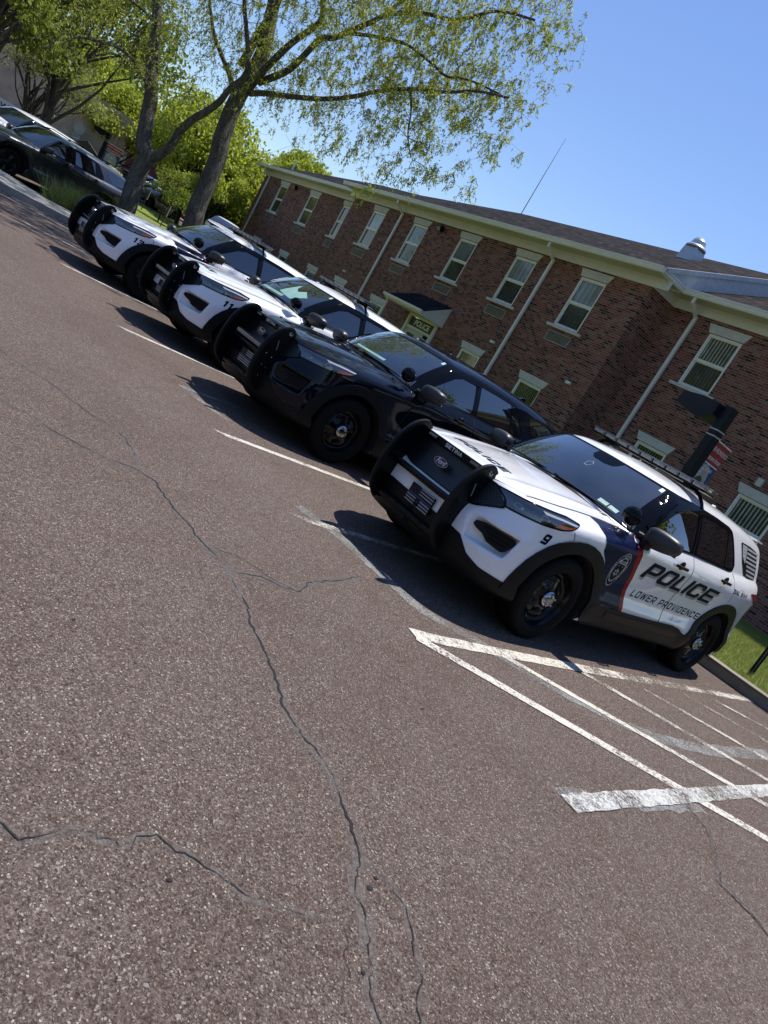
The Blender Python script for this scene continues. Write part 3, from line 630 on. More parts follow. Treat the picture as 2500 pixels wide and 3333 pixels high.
    rk=S('rocker_panel',[ROCK],'side',.016,M_clad,'rock',thick=.02,h=.04); S('rocker_insert',[ROCKI],'side',.020,M_plast,'rocki',thick=.004,h=.05)
    S('rear_lower_fascia',[CLAD_REAR],'side',.004,M_clad,'rlf'); S('tail_light',[TAIL],'side',.006,M_tail,'tail',thick=.006)
    skin('rear_window',[rnd([(-.62,1.27),(.62,1.27),(.56,1.53),(-.56,1.53)],.04)],'rear',.003,M_glass,car,key='rw'); skin('rear_lower_fascia',[rnd([(-.9,.3),(.9,.3),(.9,.5),(-.9,.5)],.04)],'rear',.004,M_clad,car,key='rlf2')
    b=MB(); b.rbox((-3.80,0,1.655),(.20,1.10,.022),.01); b.build('rear_spoiler',pm,car,angle=40)
    for (x,y,s) in ((0,.915,1),(0,-.915,-1),(-3.025,.925,1),(-3.025,-.925,-1)): wheel(car,x,y,s,True,R(17*n+30*x))
    for s in (1,-1): mirror(car,s); handle(car,-1.50,1.075,s); handle(car,-2.52,1.125,s)
    # spotlight on the driver's pillar
    b=MB(); sp=[]
    for i in range(13): a=PI*i/12; sp.append((-.085*math.cos(a),max(.083*math.sin(a)**.8,.001)))
    tl=Matrix.Translation((-.50,.845,1.268))@Matrix.Rotation(R(-60 if n!=13 else 25),4,'Z'); b.lathe(sp,24,tl); so_=b.build('spotlight',M_glossblk,car,True)
    b=MB(); b.tube([(-.52,.84,1.19),(-.56,.84,1.165),(-.62,.83,1.20)],[.012,.02,.014],8); b.tube([(-.54,.86,1.20),(-.58,.87,1.16),(-.66,.83,1.24)],.009,8); b.rbox((-.55,.855,1.185),(.05,.03,.03),.008); b.build('spotlight_bracket',M_chrome,so_,True)
    if v['roofbar']: lightbar(car,v)
    b=MB(); b.lathe([(0,.035),(.012,.034),(.02,.02),(.06,.012),(.062,.001)],14,Matrix.Translation((-1.95,-.25,1.728))@Matrix.Rotation(PI/2,4,'X')); b.build('roof_antenna',M_plast,car,angle=40)
    b=MB(); b.prism([(-3.30,1.695),(-3.55,1.67),(-3.50,1.745),(-3.47,1.76),(-3.42,1.735)],-.02,.02,lambda u,v_,t:(u,t,v_)); b.build('shark_fin_antenna',pm,car,angle=40)
    if n in (10,11):
        b=MB(); b.rbox((-1.45,-.30,1.745),(.05,.05,.05),.008); b.build('roof_antenna',M_plast,car,angle=40)
    push_bumper(car,v); flag_plate(car,v)
    # ---- markings
    if n in (9,13):
        for both in (0,1):
            skin('navy_graphic',[rnd([(-.135,1.075),(-.15,1.05),(-.19,1.0),(-.22,.925),(-.33,.85),(-.44,.74),(-.52,.62),(-.56,.50),(-.98,.487),(-.93,.60),(-.89,.68),(-.83,.85),(-.735,.95),(-.675,1.04),(-.685,1.115),(-.60,1.112),(-.40,1.098)],.004)],'side',.0036,M_navy,car,right=both==1,key='navy')
            skin('navy_fender_top',[[(-.13,.738),(-.15,.90),(-.40,.915),(-.66,.93),(-.68,.85),(-.60,.790),(-.4,.765)]],'top',.0041,M_navy,car,right=both==1,key='navyt')
            skin('red_stripe',[[(-.685,1.136),(-.67,1.04),(-.725,.95),(-.815,.85),(-.87,.68),(-.91,.60),(-.96,.488),(-1.03,.489),(-.98,.60),(-.935,.68),(-.90,.80),(-.81,.95),(-.75,1.06),(-.765,1.148)]],'side',.0046,M_redv,car,right=both==1,key='red')
    if pm is M_white:
        skin('hood_lettering',text_loops_T('POLICE',.555,-.36,.105,.66,t=.30,shear=0),'top',.0048,M_letn if n!=11 else M_letk,car,.04,key='hoodt')
        sx={9:(.055,'9'),11:(.10,'11'),13:(.13,'13')}[n]
        c=C3(.435,.80,.78); skin('unit_number',text_loops(sx[1],c[0]-.01,c[1],.085,sx[0] if n==9 else sx[0],t=.30,sp=.35,shear=.25),'cyl',.0028,M_letn,car,.03)
    if n in (9,11,13):
        # side lettering
        def mirr(l): return [[(-a,b_) for a,b_ in q] for q in l]
        big=mirr(text_loops('POLICE',.965,.845,.165,1.55,t=.25,sp=.13,shear=.35,c=.15))
        if n in (9,13):
            skin('lettering_shadow',[[(a-.022,b_-.026) for a,b_ in q] for q in big],'side',.0032,M_grayv,car,.05,key='bigs')
            skin('door_lettering',big,'side',.0046,M_letn,car,.05,key='big')
            tl_=text_loops('LOWER PROVIDENCE',1.04,.645,.072,1.48,t=.22,sp=.30,shear=.30)
            skin('town_lettering',mirr([q for q in tl_ if q[0][0]<1.52]),'side',.0032,M_letn,car,.05,key='town1');skin('town_lettering',mirr([q for q in tl_ if q[0][0]>=1.52]),'side',.0032,M_letn,car,.05,key='town2')
            skin('dial_lettering',mirr(text_loops('DIAL 9-1-1',2.855,1.052,.048,.42,t=.2,sp=.2,cw=.8)),'side',.0025,M_letn,car,.05,key='dial')
            bx,bz=-.585,.83
            oval=[(bx+.105*math.cos(2*PI*k/36),bz+.165*math.sin(2*PI*k/36)*(1 if math.sin(2*PI*k/36)>0 else 1.0)) for k in range(36)]
            def esc(k,z0=bz): return [(bx+(a-bx)*k,z0+(b_-z0)*k) for a,b_ in oval]
            e=skin('door_seal',[esc(1)],'side',.0048,M_grayv,car,.03,key='se1')
            skin('seal_field',[esc(.94),esc(.76)],'side',.0056,M_letn,e,.03,key='se2'); skin('seal_centre',[esc(.66)],'side',.0056,M_letk,e,.03,key='se3')
            skin('seal_lettering',mirr(text_loops('POLICE',.515,.885,.032,.13,t=.2,sp=.3)),'side',.0064,M_letw,e,.03,key='se4')
            skin('seal_star',[star(bx,.80,.042,.6,6),star(bx,.80,.018,.7,6),star(bx-.03,.865,.01,.5,5),star(bx+.03,.865,.01,.5,5)],'side',.0064,M_grayv,e,.03,key='se5')
            for wd,a0,a1 in (('INTEGRITY',160,215),('HONOR',115,65),('SERVICE',20,-35)):
                lps=[];m_=len(wd)
                for i,ch in enumerate(wd):
                    a=R(a0+(a1-a0)*i/(m_-1)); gx,gz=bx-.089*math.cos(a),bz+.140*math.sin(a)
                    for lp in glyph(ch,.22)[0]: lps.append([(gx-(p_-.5)*.013,gz+(q_-.5)*.015) for p_,q_ in lp])
                skin('seal_motto',lps,'side',.0064,M_letw,e,.03)
            # flag on the cargo window
            lp=[]
            for k in range(7):
                z1=1.53-.041*k
                a0=-3.13 if k<4 else -3.05-.035*k
                lp.append([(a0-.0,z1),(-3.57,z1-.004),(-3.585,z1-.024),(a0-.0,z1-.020)])
            fo=skin('window_flag',lp,'side',.0046,M_grayv,q[0],.04)
            lp=[star(-2.99-.03*c_,1.515-.03*r_,.008,.4,5) for c_ in range(4) for r_ in range(4)]
            skin('flag_stars',[[(-2.93,1.535),(-3.115,1.535),(-3.115,1.37),(-3.04,1.37),(-2.96,1.47)]]+lp,'side',.0046,M_grayv,q[0],.04)
        else:
            skin('door_lettering',big,'side',.0046,M_letk,car,.05,key='big')
            lp=[[( -.30,1.02-.012*k),(-.42,1.02-.012*k),(-.42,1.014-.012*k),(-.30,1.014-.012*k)] for k in range(6)]
            skin('fender_flag',lp,'side',.0030,M_redv,car,.04); skin('fender_flag_canton',[[(-.30,1.02),(-.35,1.02),(-.35,.98),(-.30,.98)]],'side',.0040,M_navy,car,.04)
    return car
def text_loops_T(s,x0,y0,h,width,**kw):
    # seen from the front: text runs along +y, its top points to -x
    return [[(x0-b_,y0+a) for a,b_ in lp] for lp in text_loops(s,0,0,h,width,**kw)]
CARS=[dict(n=9,x=-3.792,y=5.05,a=R(-91.02),paint=M_white,bar=False,roofbar=True,label='nearest white police SUV, number 9 on its fender, navy and red front door stripes'),
 dict(n=10,x=-6.984,y=4.973,a=R(-89.83),paint=M_black,bar=True,roofbar=False,label='plain black police SUV with no markings, parked between the number 9 and number 11 SUVs'),
 dict(n=11,x=-9.736,y=4.971,a=R(-90.44),paint=M_white,bar=True,roofbar=True,label='white police SUV numbered 11, parked just beyond the black one, small flag on its fender'),
 dict(n=13,x=-12.795,y=4.677,a=R(-88.71),paint=M_white,bar=False,roofbar=True,label='farthest white police SUV, numbered 13, navy fender, at the left end of the row')]
for v in CARS: police_suv(v)
# ------------------------------------------------------------------ ground
def sstep(t): t=min(1,max(0,t)); return t*t*(3-2*t)
def zg(x,y):
    k=sstep((y-4.6)/4.0) if x>-30 else sstep((y-4.6)/4.0)*(1-sstep((-x-30)/8))+sstep((-x-30)/8)
    d=max(0,-x-19)
    return (min(d,22)*.030+max(0,min(d-22,30))*.024)*k
def asphalt_mat():
    B=NB('asphalt'); b=B.b; b.inputs['Roughness'].default_value=.85; b.inputs['Specular IOR Level'].default_value=.2
    g=B.geo()
    def noise(sc,d=3,r=.6): q=B.n('TexNoise',Scale=sc,Detail=d,Roughness=r); B.t.links.new(g,q.inputs['Vector']); return q
    wr=noise(70,2); wv=B.n('VectorMath',operation='MULTIPLY_ADD'); B.t.links.new(wr.outputs['Color'],wv.inputs[0]); wv.inputs[1].default_value=(.012,.012,.012); B.t.links.new(g,wv.inputs[2])
    def vor(sc,src=None): q=B.n('TexVoronoi',Scale=sc); B.t.links.new((src or wv).outputs[0],q.inputs['Vector']); c=B.n('SeparateColor'); B.t.links.new(q.outputs['Color'],c.inputs[0]); return q,c
    v1,c1=vor(150); v2,c2=vor(260)
    base=B.ramp(c1,[(0,(.024,.018,.016)),(.25,(.072,.052,.044)),(.55,(.122,.092,.079)),(.80,(.166,.134,.118)),(.94,(.225,.198,.176)),(1,(.34,.32,.285))])
    fine=B.ramp(c2,[(0,(.036,.027,.023)),(.5,(.112,.085,.073)),(.85,(.166,.138,.122)),(1,(.32,.30,.265))])
    m=B.mix(B.ramp(noise(30,3),[(.38,.15),(.62,.85)]),base,fine)
    def stones(m,sc,thr,col1,col2,rad):
        v,c=vor(sc); t=B.ramp(c,[(thr,0.),(thr+.01,1.)]); d=B.ramp(v,[(rad,1.),(rad+.10,0.)]); f=B.n('Math',operation='MULTIPLY'); B.l(t,f,0,0); B.l(d,f,0,1)
        cc=B.ramp(c,[(0,col1),(1,col2)],ao=1); return B.mix(f,m,cc), f
    m,f1=stones(m,78,.91,(.20,.165,.145),(.47,.445,.39),.30)
    m,f2=stones(m,140,.91,(.26,.225,.20),(.50,.475,.42),.34)
    m,f3=stones(m,60,.955,(.17,.085,.07),(.30,.30,.30),.28)
    m=B.mix(.7,m,B.ramp(noise(.5,7,.65),[(.25,(.76,.66,.62)),(.5,(.99,.91,.89)),(.78,(1.18,1.12,1.12))]),'MULTIPLY')
    m=B.mix(.55,m,B.ramp(noise(2.4,8,.78),[(.32,(.78,.71,.64)),(.52,(1,1,1)),(.78,(1.14,1.14,1.15))]),'MULTIPLY')
    m=B.mix(.8,m,B.ramp(noise(.9,5,.6),[(.20,(.62,.58,.54)),(.30,(1,1,1))]),'MULTIPLY')
    B.l(m,b,0,0)
    h=B.n('Math',operation='MULTIPLY_ADD'); B.t.links.new(c1.outputs[1],h.inputs[0]); h.inputs[1].default_value=.9; B.t.links.new(noise(240,4,.7).outputs[0],h.inputs[2]); h2=B.n('Math',operation='ADD'); B.l(h,h2,0,0); B.l(f1,h2,0,1)
    B.bump(h2,1.0,.0055); return B.m
M_asph=asphalt_mat()
tag(mesh_obj('parking_lot',[(-20.2,-45,0),(45,-45,0),(45,12.5,0),(30,11.68,0),(-1.5,9.92,0),(-2.4,9.72,0),(-20.2,9.60,0)],[(0,1,2,3,4,5,6)],M_asph),kind='structure')
def kline(x): return 9.58 if x<-2.4 else 9.80+.056*(x+1.5)
def grass_mat():
    B=NB('lawn'); b=B.b; b.inputs['Roughness'].default_value=.85; b.inputs['Specular IOR Level'].default_value=.2
    g=B.geo(); n1=B.n('TexNoise',Scale=70,Detail=5,Roughness=.8); n2=B.n('TexNoise',Scale=5,Detail=6,Roughness=.7); n3=B.n('TexVoronoi',Scale=11)
    for q in (n1,n2,n3): B.t.links.new(g,q.inputs['Vector'])
    a=B.ramp(n1,[(.3,(.07,.10,.015)),(.5,(.16,.21,.04)),(.68,(.26,.29,.08)),(.8,(.40,.38,.18))]); c=B.ramp(n2,[(.3,(.75,.8,.7)),(.7,(1.25,1.15,1.0))]); m=B.mix(.8,a,c,'MULTIPLY')
    m=B.mix(B.ramp(n3,[(.0,.0),(.06,.0)]),m,(.6,.6,.5)); B.l(m,b,0,0); B.bump(n1,1,.03); return B.m
M_grass=grass_mat()
def terrain():
    vs=[];fs=[]
    xs=sorted(set([-400,-250,-160,-110,-85]+[-70+1.0*i for i in range(90)]+[20,30,45,80,200]+[]));
    ys=sorted(set([-300,-120,-60,-20,-5,0,2]+[2.5+.5*i for i in range(60)]+[33+2*i for i in range(10)]+[60,90,150,300]))
    for x in xs:
        for y in ys:
            z=zg(x,y)
            lot = (x>-20.1 and y<kline(x)+.08) or (x<=-19.5 and y<3.2) 
            z = -.06 if lot else z+ (.13 if x>-19 else 0)
            vs.append((x,y,z))
    ny=len(ys)
    for i in range(len(xs)-1):
        for j in range(ny-1): fs.append((i*ny+j,(i+1)*ny+j,(i+1)*ny+j+1,i*ny+j+1))
    return tag(mesh_obj('lawn_ground',vs,fs,M_grass,None,True),kind='structure')
terrain()
tag(mesh_obj('side_lot',[(-70,-45,.0),(-20.2,-45,0),(-20.2,3.4,0),(-70,3.4,0)],[(0,1,2,3)],M_asph),kind='structure')
# drive under the parked dark SUV, following the rise
def drape(name, poly, mat, dz, h=.5, kind='structure'):
    vs,fs=fill2d([poly]); vs,fs=gridcut(vs,fs,h); return tag(mesh_obj(name,[(x,y,zg(x,y)+dz) for x,y in vs],fs,mat,None,True),kind=kind)
drape('upper_drive',[(-60,3.4),(-22.9,3.4),(-23.1,5.0),(-25.0,9.0),(-31,9.2),(-60,12)],M_asph,.012)
drape('street',[(-95,19.5),(-52,15.5),(-51,17.5),(-57,26),(-60,34),(-95,40)],M_asph,.02)
# blades of grass on the near lawn strip
def grass_blades(name, region, n, hmin, hmax, mat, seed, label=None, lean=.5, w=.004):
    rng=np.random.default_rng(seed); V=np.zeros((n,3,3)); 
    x0,x1,y0,y1=region; px=rng.uniform(x0,x1,n);py=rng.uniform(y0,y1,n); a=rng.uniform(0,2*PI,n);h=rng.uniform(hmin,hmax,n)
    if x1>-19: py=np.maximum(py,np.array([kline(x)+.22 for x in px]))
    z=np.array([zg(x,y)+(.13 if (y>9.7 and x>-19) else 0) for x,y in zip(px,py)])
    V[:,0]=np.stack([px-w*np.cos(a),py-w*np.sin(a),z-.01],1);V[:,1]=np.stack([px+w*np.cos(a),py+w*np.sin(a),z-.01],1)
    l=rng.uniform(0,lean,n)*h;b=rng.uniform(0,2*PI,n);V[:,2]=np.stack([px+l*np.cos(b),py+l*np.sin(b),z+h],1)
    me=bpy.data.meshes.new(name); me.vertices.add(3*n);me.vertices.foreach_set('co',V.reshape(-1)); me.loops.add(3*n);me.loops.foreach_set('vertex_index',np.arange(3*n,dtype=np.int32))
    me.polygons.add(n);me.polygons.foreach_set('loop_start',np.arange(0,3*n,3,dtype=np.int32));me.update();me.validate();me.materials.append(mat)
    o=link(bpy.data.objects.new(name,me)); return o
def blade_mat(name,c1,c2):
    B=NB(name);b=B.b;b.inputs['Roughness'].default_value=.6;n=B.n('TexNoise',Scale=9,Detail=6,Roughness=.9);B.t.links.new(B.geo(),n.inputs['Vector']);B.l(B.ramp(n,[(.35,c1),(.65,c2)]),b,0,0)
    t=B.n('BsdfTranslucent');B.l(B.ramp(n,[(.35,c1),(.65,c2)]),t,0,0);mx=B.n('MixShader');mx.inputs[0].default_value=.35;B.t.links.new(b.outputs[0],mx.inputs[1]);B.t.links.new(t.outputs[0],mx.inputs[2]);B.t.links.new(mx.outputs[0],B.N['Material Output'].inputs[0]);return B.m
M_blade=blade_mat('grass_blades',(.16,.20,.035),(.38,.40,.12)); M_tuft=blade_mat('tuft_blades',(.06,.10,.025),(.18,.24,.07))
o=grass_blades('lawn_grass',(-5.4,7.0,9.75,16.0),120000,.03,.075,M_blade,3); tag(o,'short mown grass of the lawn strip behind the parked police SUVs','grass',kind='stuff')
# concrete
def concrete_mat(name,col=(.30,.285,.25)):
    B=NB(name);b=B.b;b.inputs['Roughness'].default_value=.85;g=B.geo();n=B.n('TexNoise',Scale=1.6,Detail=9,Roughness=.75);n2=B.n('TexNoise',Scale=90,Detail=3);B.t.links.new(g,n.inputs['Vector']);B.t.links.new(g,n2.inputs['Vector'])
    a=B.ramp(n,[(.3,tuple(c*.62 for c in col)),(.5,col),(.75,tuple(min(1,c*1.25) for c in col))]);m=B.mix(.5,a,B.ramp(n2,[(.3,.65),(.7,1.2)]),'MULTIPLY');B.l(m,b,0,0);B.bump(n2,.7,.004);return B.m
M_conc=concrete_mat('kerb_concrete'); M_concd=concrete_mat('old_kerb_concrete',(.20,.18,.145))
def kerb(name,path,w,h,mat,dz=0,wear=.012,seed=1):
    rng=random.Random(seed);mb=MB();pts=[]
    for i in range(len(path)-1):
        a=Vector(path[i]);b=Vector(path[i+1]);n=max(1,int((b-a).length/.12))
        for k in range(n): pts.append(a.lerp(b,k/n))
    pts.append(Vector(path[-1]));vs=[];fs=[]
    for i,p in enumerate(pts):
        t=(pts[min(i+1,len(pts)-1)]-pts[max(i-1,0)]).normalized();n=Vector((-t.y,t.x)); z=zg(p.x,p.y)*0+dz
        j=rng.uniform(-wear,wear)
        for d,zz in ((0,-.05),(0,h*.8+j*.4),(.025+abs(j),h+j*.3),(w-.02,h+rng.uniform(-wear,wear)*.3),(w,h*.8),(w,-.05)): vs.append((p.x+n.x*d,p.y+n.y*d,z+zz))
    for i in range(len(pts)-1):
        for k in range(5): fs.append((i*6+k,(i+1)*6+k,(i+1)*6+k+1,i*6+k+1))
    fs+= [tuple(range(6)),tuple((len(pts)-1)*6+k for k in range(6))[::-1]]
    fs=[f[::-1] for f in fs]
    return tag(mesh_obj(name,vs,fs,mat),kind='structure')
kerb('kerb',[(30,11.6),(3,10.45),(-1.5,9.83),(-2.4,9.62),(-3.3,9.48),(-8,9.48),(-18.9,9.5)],-.17,.15,M_concd)
tag(mesh_obj('gutter_strip',[(30,11.45,.004),(-1.5,9.70,.004),(-2.4,9.50,.004),(-18.9,9.38,.004),(-18.9,9.55,.004),(-3.3,9.55,.004),(30,11.7,.004)],[(0,6,5,4,3,2,1)],plain('tar_joint',(.02,.018,.017),.8)),kind='structure')
def apron():
    poly=[(-18.9,2.2),(-18.9,9.5),(-19.7,9.5),(-21.1,6.2),(-21.3,5.2),(-22.9,4.3),(-23.6,2.2)]
    mb=MB(); mb.prism(poly[::-1] if False else poly,-.05,.15,lambda u,v,w:(u,v,w)); o=mb.build('concrete_kerb_apron',M_conc); return tag(o,kind='structure')
apron()
def mulch_mat():
    B=NB('mulch');b=B.b;b.inputs['Roughness'].default_value=.95;g=B.geo();v=B.n('TexVoronoi',Scale=28);B.t.links.new(g,v.inputs['Vector']);s=B.n('SeparateColor');B.t.links.new(v.outputs['Color'],s.inputs[0]);B.l(B.ramp(s,[(0,(.010,.007,.005)),(.6,(.035,.022,.016)),(1,(.09,.06,.042))]),b,0,0);B.bump(v,1,.03);return B.m
drape('mulch_bed',[(-21.3,5.2),(-22.9,4.3),(-23.0,5.2),(-24.6,9.2),(-24.0,10.4),(-19.5,9.6),(-21.1,6.2)],mulch_mat(),.05)
# ------------------------------------------------------------------ painted lines and cracks
def wear_mat(name,col,lo,hi,scale=55,rough=.75,big=(.3,.45)):
    B=NB(name);b=B.b;b.inputs['Roughness'].default_value=rough;g=B.geo();n=B.n('TexNoise',Scale=scale,Detail=5,Roughness=.85);n2=B.n('TexNoise',Scale=3.0,Detail=5,Roughness=.7)
    B.t.links.new(g,n.inputs['Vector']);B.t.links.new(g,n2.inputs['Vector']);B.l(B.ramp(n,[(.3,tuple(c*.75 for c in col)),(.7,tuple(min(1,c*1.1) for c in col))]),b,0,0)
    ad=B.n('Math',operation='MULTIPLY_ADD');B.l(n2,ad,0,0);ad.inputs[1].default_value=.55;B.l(n,ad,0,2)
    r=B.ramp(ad,[(lo,0.),(hi,1.)]);t=B.n('BsdfTransparent');mx=B.n('MixShader');B.t.links.new(r.outputs[0],mx.inputs[0]);B.t.links.new(t.outputs[0],mx.inputs[1]);B.t.links.new(b.outputs[0],mx.inputs[2]);B.t.links.new(mx.outputs[0],B.N['Material Output'].inputs[0]);return B.m
M_line=wear_mat('line_paint',(.52,.49,.43),.68,.76); M_line2=wear_mat('worn_line_paint',(.46,.435,.38),.74,.80); M_line3=wear_mat('very_worn_paint',(.45,.43,.38),.80,.88); M_ghost=wear_mat('old_grey_paint',(.20,.20,.195),.66,.86)
M_oil=wear_mat('oil_stain',(.045,.034,.030),.70,1.1,scale=26)
M_lineW=wear_mat('bright_line_paint',(.46,.465,.45),.68,.84)
def ribbon(name,path,w,mat,z=.004,jit=.004,seed=0,step=.06,wf=None,tip=0):
    rng=random.Random(seed);P=[Vector(p) for p in path];pts=[]
    for i in range(len(P)-1):
        n=max(1,int((P[i+1]-P[i]).length/step))
        for k in range(n): pts.append(P[i].lerp(P[i+1],k/n))
    pts.append(P[-1]);vs=[];fs=[];m=len(pts)
    for i,p in enumerate(pts):
        t=(pts[min(i+1,m-1)]-pts[max(i-1,0)]).normalized();n=Vector((-t.y,t.x));ww=w*(wf(i/(m-1)) if wf else 1)
        sh=0
        a=ww/2+rng.uniform(-jit,jit);b=ww/2+rng.uniform(-jit,jit)
        vs+=[(p.x+n.x*a,p.y+n.y*a,z),(p.x-n.x*b,p.y-n.y*b,z)]
    if tip: vs[0]=(vs[0][0]-0,vs[0][1]-tip,z)
    for i in range(m-1): fs.append((2*i,2*i+1,2*i+3,2*i+2))
    return tag(mesh_obj(name,vs,fs,mat),kind='structure')
LW=.092
for i,(a,b,m) in enumerate([((-5.66,3.46),(-5.55,9.3),M_line),((-8.72,3.46),(-8.6,9.3),M_line),((-11.76,3.46),(-11.6,9.3),M_line),((-14.84,3.5),(-14.75,9.3),M_line),((-17.85,3.5),(-17.8,9.3),M_line),((-4.08,3.46),(-4.06,9.3),M_line2)]):
    ribbon('stall_line',[a,b],LW,m,.004+.0002*i,seed=i,tip=.12)
ribbon('stall_line',[(-2.64,3.47),(-2.61,3.74),(-2.56,5.0),(-2.53,6.2)],.115,M_line,.0052,seed=11,tip=-.0)
ribbon('stall_line',[(-2.53,6.2),(-2.50,7.6),(-2.45,9.6)],.11,M_line3,.0052,seed=12)
ribbon('stall_line',[(-2.49,7.7),(-2.45,9.6)],.07,M_line2,.0056,seed=13)
DD=[((-2.60,3.47),(-.75,5.43),.100,M_line),((-2.55,4.37),(-.95,6.16),.075,M_line),((-2.52,5.42),(-1.05,6.95),.075,M_line2),((-2.09,6.71),(-1.2,7.7),.07,M_line2),((-2.36,6.40),(-2.09,6.71),.06,M_line3),((-2.40,7.3),(-1.4,8.45),.06,M_line3),((-2.33,8.10),(-1.5,9.3),.06,M_line2)]
for i,(a,b,w,m) in enumerate(DD): ribbon('hatch_line',[a,b],w,m,.0060+.0003*i,seed=20+i)
ribbon('stall_line',[(-1.235,3.42),(-1.20,5.0),(-1.15,7.0),(-1.10,9.3)],.12,M_lineW,.0090,seed=40,jit=.006)
ribbon('old_paint_band',[(-4.35,3.55),(-3.9,3.75),(-3.4,3.80),(-2.98,3.87),(-2.72,4.17),(-2.44,4.42),(-2.15,4.72),(-1.86,5.14),(-1.72,5.52),(-1.60,6.19),(-1.55,7.7)],.14,M_ghost,.0030,seed=50,jit=.012)
ribbon('old_paint_band',[(-6.2,3.75),(-6.9,3.5),(-7.0,4.3),(-6.6,5.2)],.10,M_ghost,.0030,seed=51,jit=.012)
ribbon('old_paint_band',[(-1.29,3.42),(-1.10,4.9)],.10,M_ghost,.0026,seed=52,jit=.02)
M_crack=plain('crack_shadow',(.012,.010,.010),.95); M_dust=wear_mat('crack_dust',(.125,.110,.104),.66,.98,scale=34)
def crack(path,w,seed,dust=.10,zo=0,amp=.022):
    rng=random.Random(seed);P=[Vector(p) for p in path];pts=[];f=1
    for i in range(len(P)-1):
        a,b=P[i],P[i+1];L=(b-a).length;n=max(2,int(L/.011));t=(b-a).normalized();nn=Vector((-t.y,t.x));off=0;g_=0
        for k in range(n):
            if rng.random()<.33: g_=rng.uniform(-1,1)*.017
            off=off*.6+g_*.4+rng.uniform(-1,1)*.0025; pts.append(a.lerp(b,k/n)+nn*off*math.sin(PI*k/n)**.4)
    pts.append(P[-1]);m=len(pts);ws=[];x=.5
    for i in range(m): x=min(1.2,max(.10,x+rng.uniform(-.32,.32)));ws.append(w*.78*x*min(1,8*min(i+1,m-i)/m))
    vs=[];fs=[]
    for i,p in enumerate(pts):
        t=(pts[min(i+1,m-1)]-pts[max(i-1,0)]).normalized();n=Vector((-t.y,t.x));vs+=[(p.x+n.x*ws[i]/2,p.y+n.y*ws[i]/2,.0032+zo),(p.x-n.x*ws[i]/2,p.y-n.y*ws[i]/2,.0032+zo)]
    for i in range(m-1): fs.append((2*i,2*i+1,2*i+3,2*i+2))
    tag(mesh_obj('pavement_crack',vs,fs,M_crack),kind='structure')
    if dust: ribbon('crack_border',[tuple(q) for q in P],dust,M_dust,.0012+zo,jit=dust*.25,seed=seed+100,step=.05)
CA=[(-4.62,1.30),(-4.54,1.36),(-4.5,1.46),(-4.31,1.6),(-4.19,1.79),(-4.11,1.95),(-4.09,2.07),(-3.96,2.15),(-3.8,2.14),(-3.52,2.16),(-3.24,2.18),(-2.98,2.23),(-2.79,2.19),(-2.66,2.18),(-2.49,2.12),(-2.37,2.1),(-2.23,2.08),(-2.06,2.04),(-1.85,1.97),(-1.71,1.97),(-1.6,1.99),(-1.47,1.99),(-1.34,1.94),(-1.24,1.92),(-1.14,1.88),(-1.01,1.77),(-0.9,1.73),(-0.83,1.69),(-.76,1.66),(-.70,1.60),(-.62,1.58),(-.52,1.50)]
crack(CA[:12],.010,1,.07); crack(CA[11:],.014,2,.055,.0002)
crack([(-6.6,.9),(-6.0,1.3),(-5.49,1.66),(-5.31,1.8),(-5.05,1.91),(-4.93,1.96),(-4.83,2.07),(-4.64,2.15),(-4.36,2.13),(-4.09,2.07)],.008,3,.05,.0003)
crack([(-2.98,2.23),(-2.98,2.45),(-2.9,2.6),(-2.89,2.68),(-3.04,2.86),(-3.12,3.09),(-3.3,3.5)],.008,4,.07,.0004); crack([(-3.22,2.22),(-3.14,2.42),(-3.0,2.51),(-2.88,2.65)],.005,5,.05,.0005)
crack([(-1.45,.70),(-1.3,.81),(-1.31,.88),(-1.32,.94),(-1.31,.98),(-1.28,1.01),(-1.25,1.06),(-1.28,1.12),(-1.28,1.18),(-1.23,1.21),(-1.19,1.26),(-1.12,1.32),(-1.05,1.37),(-.98,1.49),(-.92,1.61)],.006,6,.035,.0002)
crack([(-1.11,1.87),(-1.08,1.89),(-1.0,1.93),(-.90,1.92),(-.80,1.86),(-.70,1.82),(-.60,1.72),(-.50,1.68)],.006,7,.03,.0003); crack([(-.89,1.64),(-.82,1.59),(-.75,1.55),(-.62,1.46)],.004,8,0,.0003)
crack([(-1.23,4.88),(-1.11,4.73),(-.95,4.67),(-.8,4.42),(-.66,4.15),(-.51,4.15),(-.3,4.1)],.007,9,.04,.0085); crack([(-.44,1.95),(-.3,1.9),(-.15,1.75)],.008,10,.04,.0003)
# small loose pebbles / pits
rng=random.Random(5)
for (x,y,r) in ((-1.13,1.165,.010),(-1.03,1.88,.010),(-.76,1.62,.009),(-1.0,1.83,.014),(-2.3,1.2,.007),(-1.9,2.9,.007)):
    b=MB(); b.lathe([(-.004,r),(.001,r*.98),(.004,r*.7),(.006,.0005)],9,Matrix.Translation((x,y,0))@Matrix.Rotation(PI/2,4,'X')@Matrix.Scale(.8,4,(1,0,0))); o=b.build('pebble',plain('dark_pebble',(.02,.018,.018),.9),None,True); tag(o,'tiny dark pebble lying loose on the open asphalt','pebble','pebbles on the asphalt')
